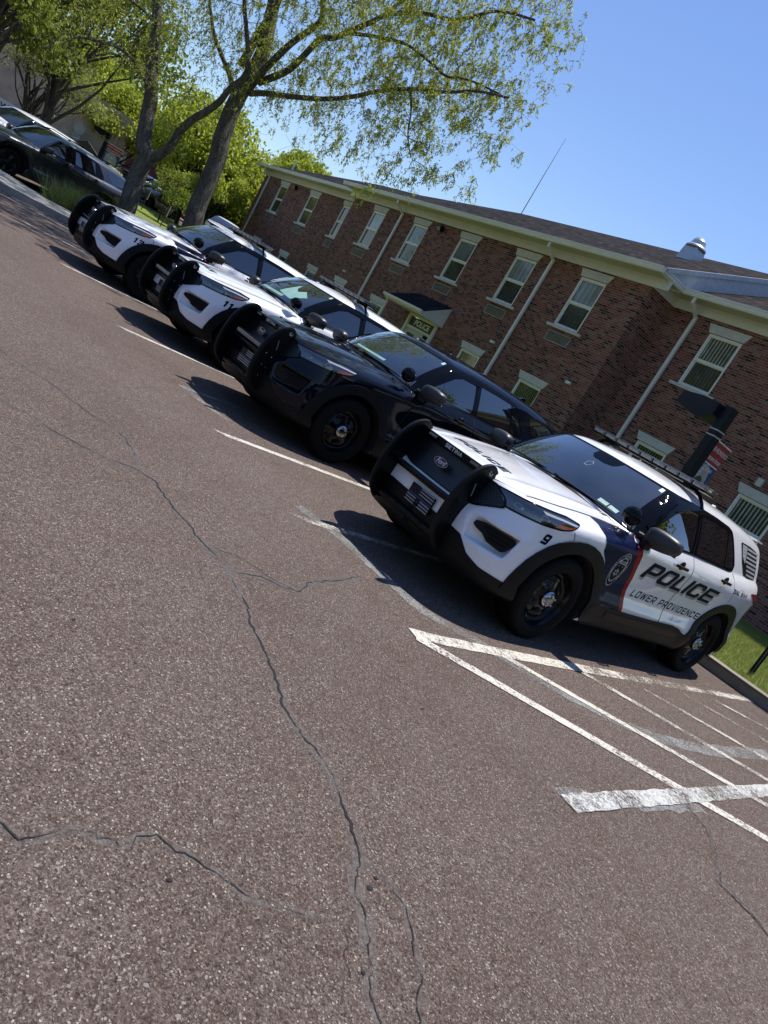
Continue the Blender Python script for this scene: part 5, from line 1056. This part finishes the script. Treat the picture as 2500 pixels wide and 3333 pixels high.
LM={'T1a':[(-22.79,7.60,-.3),(-22.81,7.54,0.98),(-23.03,7.52,1.68),(-23.15,7.55,2.2),(-23.17,7.61,2.46),(-23.43,7.43,2.71),(-23.74,7.33,3.4),(-24.0,7.26,4.01),(-24.31,7.11,4.55),(-24.61,7.0,5.18),(-24.87,6.92,5.79),(-25.27,6.73,6.47),(-25.74,6.56,7.43),(-26.1,6.3,8.8)],
'T1b':[(-23.14,7.63,2.42),(-22.88,7.77,2.66),(-22.7,7.88,3.04),(-22.63,7.94,3.59),(-22.45,8.07,4.03),(-22.21,8.22,4.38),(-22.02,8.35,4.78),(-21.91,8.4,5.18),(-21.72,8.56,5.73),(-21.86,8.4,6.25),(-22.07,8.16,6.75),(-22.33,7.9,7.33),(-22.65,7.65,8.16)],
'T1c':[(-24.87,6.92,5.79),(-24.91,6.45,5.93),(-24.89,5.99,5.92),(-24.91,5.47,5.85)],'T1d':[(-24.05,7.23,4.1),(-23.73,6.25,4.54),(-23.08,5.39,4.34),(-22.38,4.51,3.89),(-21.37,3.88,3.21)],
'T2a':[(-22.45,9.42,.2),(-22.54,9.37,1.47),(-22.7,9.34,1.91),(-22.88,9.38,2.62),(-23.08,9.42,3.46),(-23.35,9.37,4.16),(-23.59,9.38,4.97),(-23.73,9.45,5.72),(-23.85,9.58,6.56),(-24.0,9.61,7.15),(-24.32,9.53,7.95),(-24.54,9.47,8.49),(-25.17,9.22,9.74)],
'T2b':[(-23.67,9.36,5.19),(-23.81,9.08,5.7),(-24.01,8.71,6.06),(-24.29,8.27,6.49),(-24.44,7.97,6.94),(-24.74,7.6,7.65)],
'T2c':[(-23.54,9.64,5.72),(-22.58,9.66,5.82),(-21.45,9.85,5.96),(-20.22,10.18,6.22),(-19.16,10.35,6.5),(-18.19,10.43,6.8),(-17.15,10.57,7.04),(-16.01,10.78,7.2),(-15.02,10.85,7.36),(-13.97,10.92,7.35)],
'T2d':[(-23.64,9.59,5.89),(-23.23,9.55,6.31),(-22.75,9.75,7.37),(-22.18,9.99,8.22),(-21.99,9.73,8.68),(-21.78,9.62,9.54)],
'T2e':[(-23.56,9.74,6.14),(-22.54,9.98,6.79),(-21.79,10.04,7.74),(-20.88,9.99,7.81),(-19.91,10.15,8.32),(-19.01,10.16,8.62),(-17.89,10.36,8.8),(-16.71,10.56,8.8),(-15.67,10.73,9.15),(-14.49,10.92,9.1)],
'T2f':[(-20.6,10.2,8.1),(-19.13,10.88,8.38),(-17.78,11.12,8.07),(-16.74,11.04,7.73),(-15.74,10.99,7.67),(-14.57,11.1,7.51)],'T2g':[(-17.15,10.57,7.04),(-16.55,10.52,6.49),(-16.02,10.39,5.91),(-15.43,10.35,5.41)],
'T2h':[(-24.09,9.26,6.27),(-23.92,9.25,7.31),(-23.71,9.29,8.35),(-23.8,9.06,9.5)],'T2i':[(-19.35,10.15,8.5),(-18.55,10.4,9.51),(-17.34,10.73,9.86),(-16.07,11.06,9.98)]}
S2=[(-15.33,11.51,9.03,1.6),(-16.16,10.66,8.92,1.8),(-16.11,11.06,7.69,1.7),(-14.68,11.57,7.09,1.0),(-17.5,10.45,7.81,1.8),(-16.95,10.55,6.32,1.6),(-19.44,10.06,8.1,1.8),(-15.26,10.41,5.06,.9),(-18.75,10.22,6.32,1.5),(-22.37,9.95,7.75,2.2),(-19.79,10.37,5.43,1.0),(-22.39,9.49,6.23,1.6),(-18.32,10.39,10.33,2.2),(-22.18,9.42,10.18,2.5),(-14.87,11.12,6.17,1.2),(-14.84,11.46,9.66,1.0),(-17.24,10.53,4.78,.8),(-18.5,8.2,8.2,1.8),(-16.5,8.6,8.6,1.6),(-19.5,12.5,8.5,2.0),(-21.5,7.6,9,1.8),(-17,6.5,9,1.7),(-14.5,7.5,9.6,1.6),(-15.5,6,8.4,1.2),(-19,5.5,8,1.6),(-13.2,8.2,9.8,1.3),(-18.5,5,7.4,1.2),(-20,8.5,10.6,2.4),(-17.6,8,11,2.1),(-22,7,11,2.2),(-15.5,8.5,10.6,1.7),(-19,6,10,2.0),(-18.2,8.0,10.0,1.9),(-17,7.2,9.6,1.6),(-20.5,8,10.4,2.0),(-16,8.4,9.9,1.5)]
S1=[(-23.87,6.46,5.75,2.2),(-23.1,5.43,4.72,1.4),(-23.47,7.54,5.64,1.6),(-22.52,4.51,4.66,1.2),(-25.21,5.47,6.83,2.5),(-22.84,7.76,4.3,1.0),(-23.07,7.56,6.82,1.8),(-21.46,4.59,3.8,.8),(-23.82,7.2,8.11,2.3),(-23.3,6.66,4.51,.9),(-21.45,3.87,3.8,.8),(-22.33,8.0,3.41,.6),(-20.8,6.2,6.2,1.6),(-19.6,5.6,6.4,1.5),(-21.5,5.5,7.8,1.6)]
def sample(S,dens,rng,lift=0):
    out=[]
    for x,y,z,r in S:
        n=max(6,int(dens*r**2.4));p=rng.normal(size=(n,3));p/=np.linalg.norm(p,axis=1,keepdims=True);p*=(r*rng.uniform(.15,1,n)**.45)[:,None];out.append(p*np.array([1,1,.85])+np.array([x,y,z]))
    return np.concatenate(out)
def locust(name,label,limbs,S,seed,dens,trunkkeys,nleaf=11,hang=.32):
    rng=np.random.default_rng(seed);root=empty(name,(0,0,0),0,label,'tree','big locust trees beside the parking row')
    LB=[(smooth_path(LM[k],5),r0,r1) for k,r0,r1 in limbs]
    mb=MB();P0=LB[0][0];n=len(P0)
    rr=[]
    for i in range(n): t=i/(n-1);rr.append((limbs[0][1]*(1-t)**.8+limbs[0][2]*t)*(1+.35*max(0,1-i/3.)))
    mb.tube(P0,rr,16)
    trunk=mb.build('trunk',M_bark,root,True)
    mb=MB()
    for (pts,r0,r1) in LB[1:]: m=len(pts);mb.tube(pts,[r0+(r1-r0)*(i/(m-1))**.8 for i in range(m)],10)
    mb.build('limbs',M_bark,root,True)
    T=sample(S,dens,rng);paths=grow([(a,b,c) for a,b,c in LB],T,rng)
    # drooping twig ends
    tw=[];LF=[]
    for pts,r0,r1 in paths:
        for q in range(2+int(rng.random()<.5)):
            e=pts[-1] if q==0 else pts[rng.integers(max(1,len(pts)//2),len(pts))]
            d=rng.normal(size=3)*.45;d[2]=-rng.uniform(.2,1.0);L=hang*rng.uniform(.5,1.7);p=[np.array(e)]
            for k in range(4): d=d*.8+np.array([0,0,-.22])+rng.normal(size=3)*.12;p.append(p[-1]+d/np.linalg.norm(d)*L/4)
            tw.append((p,.0035,.0018));pp=np.array(p)
            for k in range(nleaf): s=rng.uniform(0,3.99);i=int(s);LF.append(pp[i]+(pp[i+1]-pp[i])*(s-i)+rng.normal(size=3)*.012)
        pp=np.array(pts[len(pts)//2:])
        for k in range(3):
            i=rng.integers(0,len(pp));LF.append(pp[i]+rng.normal(size=3)*.03)
    mb=MB();tubes(mb,paths,4);tubes(mb,tw,3);mb.build('branches',M_bark,root,True)
    leaves('crown',np.array(LF),root,M_locust,rng,.080,.015,.15);return root
locust('locust_tree','big locust tree whose trunk forks low, right behind the dark parked SUV',[('T1a',.27,.10),('T1b',.145,.05),('T1c',.05,.02),('T1d',.06,.02)],S1,11,14,None,9)
locust('locust_tree','taller locust tree with a thick leaning trunk, its light green crown spreading over the building',[('T2a',.29,.16),('T2b',.095,.04),('T2c',.095,.025),('T2d',.135,.05),('T2e',.115,.025),('T2f',.05,.02),('T2g',.035,.012),('T2h',.15,.06),('T2i',.05,.015)],S2,12,33,None,11,.24)
def tree(name,label,x,y,h,tr,crown,mat,bark,seed,group='trees beyond the parking lot',nl=9000,L=.16,W=.06,multi=1,clumps=26,low=.25,zb=None,dens=1.0,cat='tree'):
    rng=np.random.default_rng(seed);z0=(zg(x,y) if zb is None else zb)-.2;root=empty(name,(x,y,z0),0,label,cat,group);mb=MB();cr=crown;lp=[]
    ends=[]
    for m in range(multi):
        a=rng.uniform(0,6.28);sp=.0 if multi==1 else .9;top=np.array([math.cos(a)*sp*cr*.5,math.sin(a)*sp*cr*.5,h*.72]);mid=top*np.array([.45,.45,.5])+rng.normal(size=3)*.15;P=smooth_path([(0,0,0),tuple(mid*.5),tuple(mid),tuple(top)],4);n=len(P);mb.tube(P,[tr/multi**.5*(1-.8*i/(n-1)) for i in range(n)],8);ends+=P[3:]
    mb.build('trunk',bark,root,True);mb=MB();cs=[]
    for k in range(clumps):
        u=rng.normal(size=3);u/=np.linalg.norm(u);u[2]=abs(u[2])*1.1-.35;rad=cr*rng.uniform(.45,.95);c=np.array([u[0]*rad,u[1]*rad,h*(low+(1-low)*.5)+u[2]*h*(1-low)*.52]);r=cr*rng.uniform(.22,.42);cs.append((c,r));e=np.array(ends[rng.integers(0,len(ends))])
        P=smooth_path([tuple(e),tuple((e+c)/2+rng.normal(size=3)*.12*cr),tuple(c)],3);n=len(P);mb.tube(P,[tr*.28*(1-.8*i/(n-1)) for i in range(n)],4,cap=False)
        for q in range(4):
            w=rng.normal(size=3)*r*.7;P=smooth_path([tuple(c*.75+e*.25),tuple(c+w*.4),tuple(c+w)],2);mb.tube(P,[tr*.09]*2+[tr*.03]*(len(P)-2),3,cap=False)
    mb.build('branches',bark,root,True);LF=[]
    for c,r in cs:
        n=int(nl/clumps);p=rng.normal(size=(n,3));p/=np.linalg.norm(p,axis=1,keepdims=True);p*=(r*rng.uniform(.1,1,n)**.5)[:,None];p[:,2]*=.75;LF.append(p+c)
    leaves('crown',np.concatenate(LF),root,mat,rng,L,W,.3);return root
tree('dense_tree','tall dense dark green tree at the far left edge above the parked cars',-33.2,4.6,9.5,.28,3.6,M_dark_lf,M_bark,21,nl=17000,clumps=40,low=.18,L=.17,W=.06)
tree('dense_tree','tall dark tree behind the farthest left one, filling the upper left corner',-37.5,8.0,11.5,.3,3.8,M_dark_lf,M_bark,22,nl=13000,clumps=36,low=.25,L=.2,W=.07)
tree('crab_apple_tree','thin many stemmed tree with dull olive leaves before the beige hall',-43.6,8.7,5.2,.22,2.7,M_olive,M_bark2,23,nl=8000,multi=3,clumps=30,low=.42,L=.09,W=.03)
tree('maple_tree','bright yellow green tree behind the left lamp post and banner',-62,18.0,6.6,.22,4.6,M_maple,M_bark2,24,nl=22000,clumps=44,low=.30,L=.24,W=.08,multi=2)
tree('maple_tree','bright green tree seen between the two big locust trunks',-57,21.5,7.6,.2,3.8,M_maple,M_bark2,25,nl=11000,clumps=36,low=.52,L=.22,W=.08,multi=3)
tree('maple_tree','yellow green tree right of the taller locust trunk, before the dark conifer',-50.5,20.0,8.6,.24,4.6,M_maple,M_bark2,26,nl=17000,clumps=44,low=.24,L=.24,W=.08,multi=3)
tree('maple_tree','small bare stemmed green tree at the left corner of the brick building',-44.3,18.8,5.4,.13,1.9,M_maple,M_bark2,27,nl=8000,clumps=22,low=.35,L=.16,W=.06,multi=3)
tree('maple_tree','pale green tree far behind the brick building corner',-50,27,9,.25,5,M_maple,M_bark2,28,nl=22000,clumps=40,low=.1,L=.3,W=.1)
tree('maple_tree','light green tree in the distance right of the beige hall',-74,17,9.5,.25,5.5,M_maple,M_bark2,29,nl=16000,clumps=40,low=.1,L=.3,W=.1)
tree('small_tree','low reddish stemmed sapling on the lawn beside the red coupe',-40.2,15.0,3.0,.05,1.35,M_dark_lf,M_bark2,30,nl=3500,clumps=16,low=.3,L=.09,W=.035)
tree('flowering_shrub','small white blossoming shrub under the left banner',-40.4,11.8,1.5,.04,.8,M_white_fl,M_bark2,31,nl=2500,clumps=12,low=.2,L=.08,W=.04,group=None,cat='shrub')
tree('wild_shrub','wide green shrub thicket beside the left corner of the brick building',-50,22.5,3.6,.06,3.6,M_dark_lf,M_bark2,32,nl=14000,clumps=24,low=.05,L=.16,W=.06,group=None,cat='shrub')
tree('street_tree','leafy tree standing at the right of the lot, mirrored in the nearest car windows',7.0,14.2,11,.25,4.3,M_dark_lf,M_bark,33,nl=14000,clumps=34,low=.22,L=.22,W=.09,group=None,zb=0)
def conifer(x,y,h,r,label,seed):
    rng=np.random.default_rng(seed);z0=zg(x,y)-.1;root=empty('conifer',(x,y,z0),0,label,'tree','trees beyond the parking lot');mb=MB();mb.tube([(0,0,0),(0,0,h)],[.12,.02],7);mb.build('trunk',M_bark,root,True);n=16000;t=rng.uniform(0,1,n)**.75;a=rng.uniform(0,6.28,n);rr=r*(1-t)**.8*np.sqrt(rng.uniform(.25,1,n));P=np.stack([rr*np.cos(a),rr*np.sin(a),.1+t*(h-.1)],1);leaves('crown',P,root,M_conif,rng,.14,.03,-.6)
conifer(-47.0,20.6,3.3,.85,'dark cone shaped evergreen left of the brick building corner',41)
conifer(-49,21.5,2.9,.8,'shorter dark evergreen behind the cone shaped one',42)
# tuft grass in the mulch bed
for i,(x,y,n) in enumerate(((-22.6,6.25,1100),(-23.0,6.9,1100),(-22.3,5.75,700))):
    o=grass_blades('ornamental_grass',(x-.42,x+.42,y-.38,y+.38),n,.42,.85,M_tuft,60+i,lean=1.1,w=.006); tag(o,['middle tuft of long green grass in the mulch bed','tuft of long green grass nearest the forked trunk','smallest tuft of long green grass beside the concrete kerb'][i],'ornamental grass','grass tufts in the mulch bed')
# ------------------------------------------------------------------ other vehicles
def plain_car(name,label,cat,x,y,z,a,paint_m,zs=1.0,ls=1.0,ws=1.0,group='cars parked beyond the lawn',detail=False):
    c=empty(name,(x,y,z),R(a),label,cat,group);c.scale=(ls,ws,1);body_obj(c,paint_m,zs)
    def zf(o):
        if o and zs!=1:
            for vv in o.data.vertices:
                if vv.co.z>.5: vv.co.z=.5+(vv.co.z-.5)*zs
        return o
    for rt in (False,True):
        zf(skin('window_surround',[DLO],'side',.0030,M_glossblk,c,key='dlo',right=rt));zf(skin('front_door_window',[FGL],'side',.0045,M_glass,c,key='fgl',right=rt));zf(skin('rear_door_window',[RGL],'side',.0045,M_glass,c,key='rgl',right=rt));zf(skin('cargo_window',[QGL],'side',.0035,M_glass,c,key='qgl',right=rt))
        hd=zf(skin('headlight',[HLi],'cyl',.0045,M_lamp,c,.025,key='hli',right=rt));zf(skin('tail_light',[TAIL],'side',.006,M_tail,c,key='tail',thick=.006,right=rt))
        if detail:
            for k,l in (('g1',None),('g2',None),('g3',None)): zf(skin('panel_gap',[[(0,0)]],'side',0,M_void,c,key=k,right=rt))
            skin('rocker_panel',[ROCK],'side',.016,paint_m,c,key='rock',right=rt)
            for cx in (0,-3.025): skin('wheel_arch_trim',[ring(cx)],'side',.008,M_glossblk,c,key='rng2%g'%cx,right=rt,thick=.01)
            handle(c,-1.50,1.075,-1 if rt else 1);handle(c,-2.52,1.125,-1 if rt else 1);mirror(c,-1 if rt else 1)
    zf(skin('windshield',[WSF],'front',.0045,M_wind,c,key='wsf5'));zf(skin('rear_window',[rnd([(-.62,1.27),(.62,1.27),(.56,1.53),(-.56,1.53)],.04)],'rear',.003,M_glass,c,key='rw'));zf(skin('grille',[GRL],'front',.0030,M_grille,c,key='grl'))
    for (xx,yy,s) in ((0,.915,1),(0,-.915,-1),(-3.025,.925,1),(-3.025,-.925,-1)): wheel(c,xx,yy,s,False,.4)
    if detail:
        for s in (1,-1):
            b=MB();b.tube([(-1.5,s*.60,1.735),(-1.7,s*.60,1.775),(-3.2,s*.58,1.765),(-3.45,s*.575,1.72)],.014,6);b.build('roof_rail',M_glossblk,c,True)
    return c
plain_car('parked_suv','dark charcoal SUV parked beyond the mulch bed at the left edge','car',-24.5,4.25,-.01,-71,M_char,group=None,detail=True)
plain_car('parked_suv','white SUV partly hidden behind the dark charcoal SUV at the left edge','car',-27.3,4.0,.12,-71,M_white)
plain_car('parked_car','white hatchback parked beyond the lawn between the locust trunks','car',-61.0,22.6,zg(-61,22.6)+.25,-75,M_white,.86,.92)
plain_car('parked_car','dark blue car parked in front of the white hatchback','car',-53.0,18.0,zg(-53,18)-.1,-60,M_dkblue,.80,.88)
plain_car('parked_car','red coupe nose out behind the lawn sapling','car',-61.5,24.6,zg(-62,24)+.05,-30,M_red_c,.74,.9)
plain_car('parked_car','white car glimpsed behind the taller locust trunk','car',-38.5,17.6,zg(-38.5,17.6)+.55,-30,M_white,.80,.9)
plain_car('parked_car','silver car far behind the left banner','car',-63,20.3,zg(-63,20)+.3,-75,M_silver,.82,.9)
# ------------------------------------------------------------------ signs, lamps, posts
M_signw=plain('sign_white',(.55,.56,.55),.5); M_signb=plain('sign_back_metal',(.33,.34,.35),.4,metal=.4); M_pole=plain('lamp_post_paint',(.005,.007,.012),.4,coat=.05,spec=.2); M_poleB=plain('lamp_post_brown',(.035,.03,.028),.5)
def frame_y(o,loc,rz): o.location=loc;o.rotation_euler=(0,0,rz);return o
def sign_post(name,label,x,y,z,h,rz,lean=0,stop=False,group=None):
    c=empty(name,(x,y,z),rz,label,'sign',group);c.rotation_euler=(0,lean,rz)
    m=MB();m.box((0,0,h/2),(.045,.03,h));m.build('post',M_signb,c)
    m=MB();m.rbox((0,-.022,h-.28 if not stop else h-.95),(.46,.006,.46),.002);p=m.build('sign_panel',M_signw,c);zc=h-.28 if not stop else h-.95
    for t_,z_ in (('EXIT',.05),('ONLY',-.15)): ftext('sign_lettering',t_,0,zc+z_,-.0265,.17,p,M_letk,.006)
    m=MB()
    for s_ in ((0,.215,.42,.012),(0,-.215,.42,.012)): m.box((s_[0],-.0262,zc+s_[1]),(s_[2],.001,s_[3]))
    for s_ in (-.21,.21): m.box((s_,-.0262,zc),(.012,.001,.43))
    m.build('sign_border',M_letk,p)
    if stop:
        m=MB();oc=[(.38*math.cos(PI/8+PI*k/4),.38*math.sin(PI/8+PI*k/4)) for k in range(8)];m.prism(oc,-.02,-.016,lambda u,v,t:(u,t,h-.3+v));m.build('octagonal_sign_back',M_signb,c)
    return c
sign_post('exit_sign','white EXIT ONLY sign on a metal post on the lawn between the locust trunks',-53.6,18.8,zg(-53.6,18.8),1.75,R(70),0)
sign_post('exit_sign','white EXIT ONLY sign below a grey octagonal sign back, behind the dark SUV',-58.6,14.4,zg(-58.6,14.4),2.3,R(75),0,True)
for i,(x,y,hh) in enumerate(((-42.9,14.9,1.0),(-35.7,13.5,1.0))):
    z=zg(x,y);c=empty('lawn_marker',(x,y,z-.05),R(45),['small green stake with a red and white tag, left on the lawn','small green stake with a leaning tag, nearest the taller locust trunk'][i],'garden stake','stakes on the lawn')
    m=MB();m.box((0,0,hh*.4),(.04,.03,hh*.8));m.build('stake',plain('green_stake',(.02,.04,.025),.6),c);m=MB();m.rbox((.02,-.03,hh*.95),(.10,.012,hh*.55),.003);m.build('tag_panel',plain('tag_red',(.10,.035,.03),.6),c);m=MB();m.rbox((.085,-.03,hh*.95),(.03,.013,hh*.55),.002);m.build('tag_edge',M_signw,c)
def portrait(parent,fr,hat):
    # generic oval photograph of a person in uniform on the banner: all flat shapes on the cloth
    G=[plain('print_grey_%d'%i,(v_,v_,v_*1.03),.7) for i,v_ in enumerate((.30,.05,.42,.12))]
    def patch(name,loop,mat,d): vs,fs=fill2d([loop]);mesh_obj(name,[fr(u,v,d) for u,v in vs],fs,mat,parent)
    el=lambda cx,cy,rx,ry,n=28:[(cx+rx*math.cos(2*PI*k/n),cy+ry*math.sin(2*PI*k/n)) for k in range(n)]
    patch('portrait_oval',el(.5,.40,.40,.33),G[0],.001);patch('portrait_coat',[(.2,.14),(.8,.14),(.76,.24),(.62,.30),(.38,.30),(.24,.24)],G[1],.002);patch('portrait_face',el(.5,.40,.12,.11),G[2],.003)
    patch('portrait_cap',el(.5,.50,.20,.075) if hat else el(.5,.49,.14,.10),G[1] if hat else G[2],.004);patch('portrait_brim',[(.37,.455),(.63,.455),(.61,.475),(.39,.475)],G[1],.005)
def banner_lamp(name,label,x,y,z,hp,headdir,bdir,bw,bh,pw,hat,cut):
    c=empty(name,(x,y,z),0,label,'lamp post','lamp posts with banners');m=MB();m.box((0,0,hp/2),(pw,pw,hp),headdir);m.build('pole',M_pole,c)
    m=MB();m.box((0,0,.12),(pw*1.9,pw*1.9,.24),headdir);m.build('pole_base',M_conc,c)
    d=Vector((math.cos(headdir),math.sin(headdir),0));rot=Matrix.Rotation(headdir,3,'Z')
    m=MB();pl=[(.10,hp-.02),(.10,hp-.20),(.24,hp-.30),(.42,hp-.30),(.80,hp-.22),(.82,hp-.19),(.80,hp-.03),(.42,hp-.0)]
    m.prism(pl[::-1],-.16,.16,lambda u,v,t:tuple(rot@Vector((u,t,v))));hd=m.build('lamp_head',M_pole,c)
    m=MB();m.add([tuple(rot@Vector(q)) for q in ((.40,-.12,hp-.306),(.78,-.12,hp-.231),(.78,.12,hp-.231),(.40,.12,hp-.306))],[(3,2,1,0)]);m.build('lamp_lens',plain('lamp_lens_glass',(.16,.165,.13),.2,coat=.6),hd)
    b=Vector((math.cos(bdir),math.sin(bdir),0));n=Vector((-b.y,b.x,0))
    zt=hp-.45;m=MB();m.tube([b*.05+Vector((0,0,zt)),b*(bw+.14)+Vector((0,0,zt-.0))],.012,8);m.tube([b*.05+Vector((0,0,zt-bh)),b*(bw+.12)+Vector((0,0,zt-bh))],.012,8);m.build('banner_bracket',M_signb,c)
    m=MB();m.rbox((0,0,zt),(pw*1.12,pw*1.12,.02),.003,headdir);m.rbox((0,0,zt+.09),(pw*1.12,pw*1.12,.02),.003,headdir);m.build('band_clamp',M_signb,c)
    k=1 if cut>0 else -1
    def fr(u,v,t=0):
        w=.05*(1-v); q=b*(pw*.5+.03+ (u if k>0 else 1-u)*bw)+Vector((0,0,zt-bh+v*bh))+n*(w+k*(-.004-t)); return tuple(q)
    def grid(name,u0,v0,u1,v1,mat,t,parent):
        N_=8;vs=[];fs=[]
        for i in range(N_+1):
            for j in range(2): vs.append(fr(u0+(u1-u0)*j,v0+(v1-v0)*i/N_,t))
        for i in range(N_): fs.append((2*i,2*i+1,2*i+3,2*i+2))
        return mesh_obj(name,vs,fs,mat,parent)
    Bl=plain('banner_blue',(.012,.05,.20),.7);Rd=plain('banner_red',(.24,.022,.03),.7)
    cl=grid('banner_cloth',0,0,1,1,Bl,0,c);grid('banner_top_panel',0,.74,1,1,Rd,.001,cl);grid('banner_rule',0,.73,1,.742,M_letw,.002,cl)
    def bt(txt,u,v,size,sx=1,shear=0,name='banner_lettering'):
        cu=bpy.data.curves.new('s','FONT');cu.body=txt;cu.size=size;cu.align_x='CENTER';cu.shear=shear;ot=bpy.data.objects.new('t',cu);me=bpy.data.meshes.new_from_object(ot);bpy.data.objects.remove(ot);mesh_obj(name,[fr(u+q.co.x*sx,v+q.co.y,.003) for q in me.vertices],[tuple(p.vertices) for p in me.polygons],M_letw,cl)
    bt('LOWER PROVIDENCE',.5,.885,.075,1.5);bt('Hometown Heroes',.5,.78,.085,1.35,.4)
    if hat is True: bt('VIETNAM',.66,.655,.06,1.5)
    vs,fs=fill2d([star(.10+.085*i+.03*(j%2),.70-.045*j,.022,.42,5) for i in range(4 if hat is True else 3) for j in range(5)]);mesh_obj('banner_stars',[fr(u,v,.003) for u,v in vs],fs,M_letw,cl)
    portrait(cl,fr,hat);return c
banner_lamp('lamp_post','black lamp post with a Hometown Heroes banner, in front of the brick wall at right',-4.93,9.93,.1,2.97,R(165),R(92),.66,1.25,.14,True,1)
banner_lamp('lamp_post','dark lamp post with a Hometown Heroes banner, left behind the charcoal SUV',-43.2,12.0,.55,2.75,R(225),R(60),.80,1.30,.17,False,1)
# leaning sign channel post at the right edge of the lawn
c=empty('channel_post',(-2.90,10.60,.10),R(20),'short dark perforated metal post on the lawn at the right edge','post');m=MB();m.prism([(-.035,.02),(-.02,.02),(-.012,-.01),(.012,-.01),(.02,.02),(.035,.02),(.035,.026),(.018,.026),(.010,-.003),(-.010,-.003),(-.018,.026),(-.035,.026)],0,.75,lambda u,v,t:(u,v,t));m.build('post',M_pole,c)
m=MB()
for k in range(26): m.lathe([(0,.005),(.001,.0045),(.0012,.0005)],6,Matrix.Translation((0,-.0105,.04+.027*k))@Matrix.Scale(-1,4,(0,1,0)))
m.build('post_holes',M_signw,c)
# ------------------------------------------------------------------ distant buildings
M_beige=concrete_mat('beige_render',(.42,.33,.26)); M_dkred=plain('red_brown_wall',(.055,.02,.018),.8); M_whb=plain('pale_siding',(.42,.42,.40),.7); M_rf=plain('brown_roof',(.045,.038,.035),.9)
def hall():
    c=empty('beige_hall',(-60,13.2,1.0),R(72),'beige hall with a white name band, behind the crab apple at far left','building');m=MB();m.box((0,4,2.3),(9,8,4.6));m.build('wall',M_beige,c)
    m=MB();m.box((0,-.06,.75),(9.05,.10,.9));b=m.build('name_band',M_signw,c);ftext('band_lettering','LOWER PROVIDENCE C',-1.2,.62,-.12,.52,b,M_letk,.005)
    m=MB();m.box((-5.2,3,1.8),(1.4,6,3.6));m.build('side_wing',M_dkred,c);m=MB();m.box((3.9,-.2,1.9),(.10,.10,3.6));m.build('downspout',M_whb,c);m=MB();m.box((1.4,-.35,.9),(.9,.6,.6));m.build('air_unit',M_signb,c)
hall()
c=empty('pavilion',(-57.5,15.0,.8),R(70),'small open shelter with a brown gabled roof left of the lamp post','shelter');m=MB();m.prism([(-1.1,1.2),(1.1,1.2),(0,1.85)],-1,1,lambda u,v,t:(u,t,v));m.build('roof',M_rf,c)
for s in (-.9,.9):
    for t in (-.8,.8): m=MB();m.box((s,t,.6),(.09,.09,1.2));m.build('post',M_rf,c)
c=empty('white_house',(-84,25.5,1.2),R(70),'white two storey house with narrow windows far behind the left banner','house');m=MB();m.box((0,2.5,2.2),(6,5,4.4));m.build('wall',M_whb,c);m=MB();m.prism([(-3.3,4.4),(3.3,4.4),(0,6.2)],-.3,5.3,lambda u,v,t:(u,t,v));m.build('roof',M_rf,c)
for x in (-2.2,-1.2,.4,1.4):
    for z in (1.2,3.0): m=MB();m.box((x,-.03,z),(.5,.06,1.1));m.build('window',M_scr,c)
c=empty('brown_building',(-81,29.5,1.3),R(72),'low dark brown building behind the lawn cars','building');m=MB();m.box((0,3,1.5),(9,6,3.0));m.build('wall',M_dkred,c);m=MB();m.prism([(-4.8,3.0),(4.8,3.0),(4.0,4.0),(-4.0,4.0)],-.3,6.2,lambda u,v,t:(u,t,v));m.build('roof',M_rf,c)

# added wood round the lot, mostly unseen, darkens car reflections and horizon light
rng=np.random.default_rng(77);n=40000;a=rng.uniform(R(-165),R(200),n);a=a[(a<R(62))|(a>R(112))];n=len(a);rr=np.where(a<R(62),rng.uniform(48,66,n),rng.uniform(105,125,n));hh=(9+3*np.sin(a*9)+2*np.sin(a*23+1))*np.where(a<R(62),1,1.15);z=rng.uniform(0,1,n)**.8*hh
P=np.stack([rr*np.cos(a),rr*np.sin(a),z],1);o=leaves('added_wood',P,None,M_dark_lf,rng,1.6,.8,.2);tag(o,'added green wood round the lot, mostly out of view, darkening reflections and fill light','wood',kind='stuff')
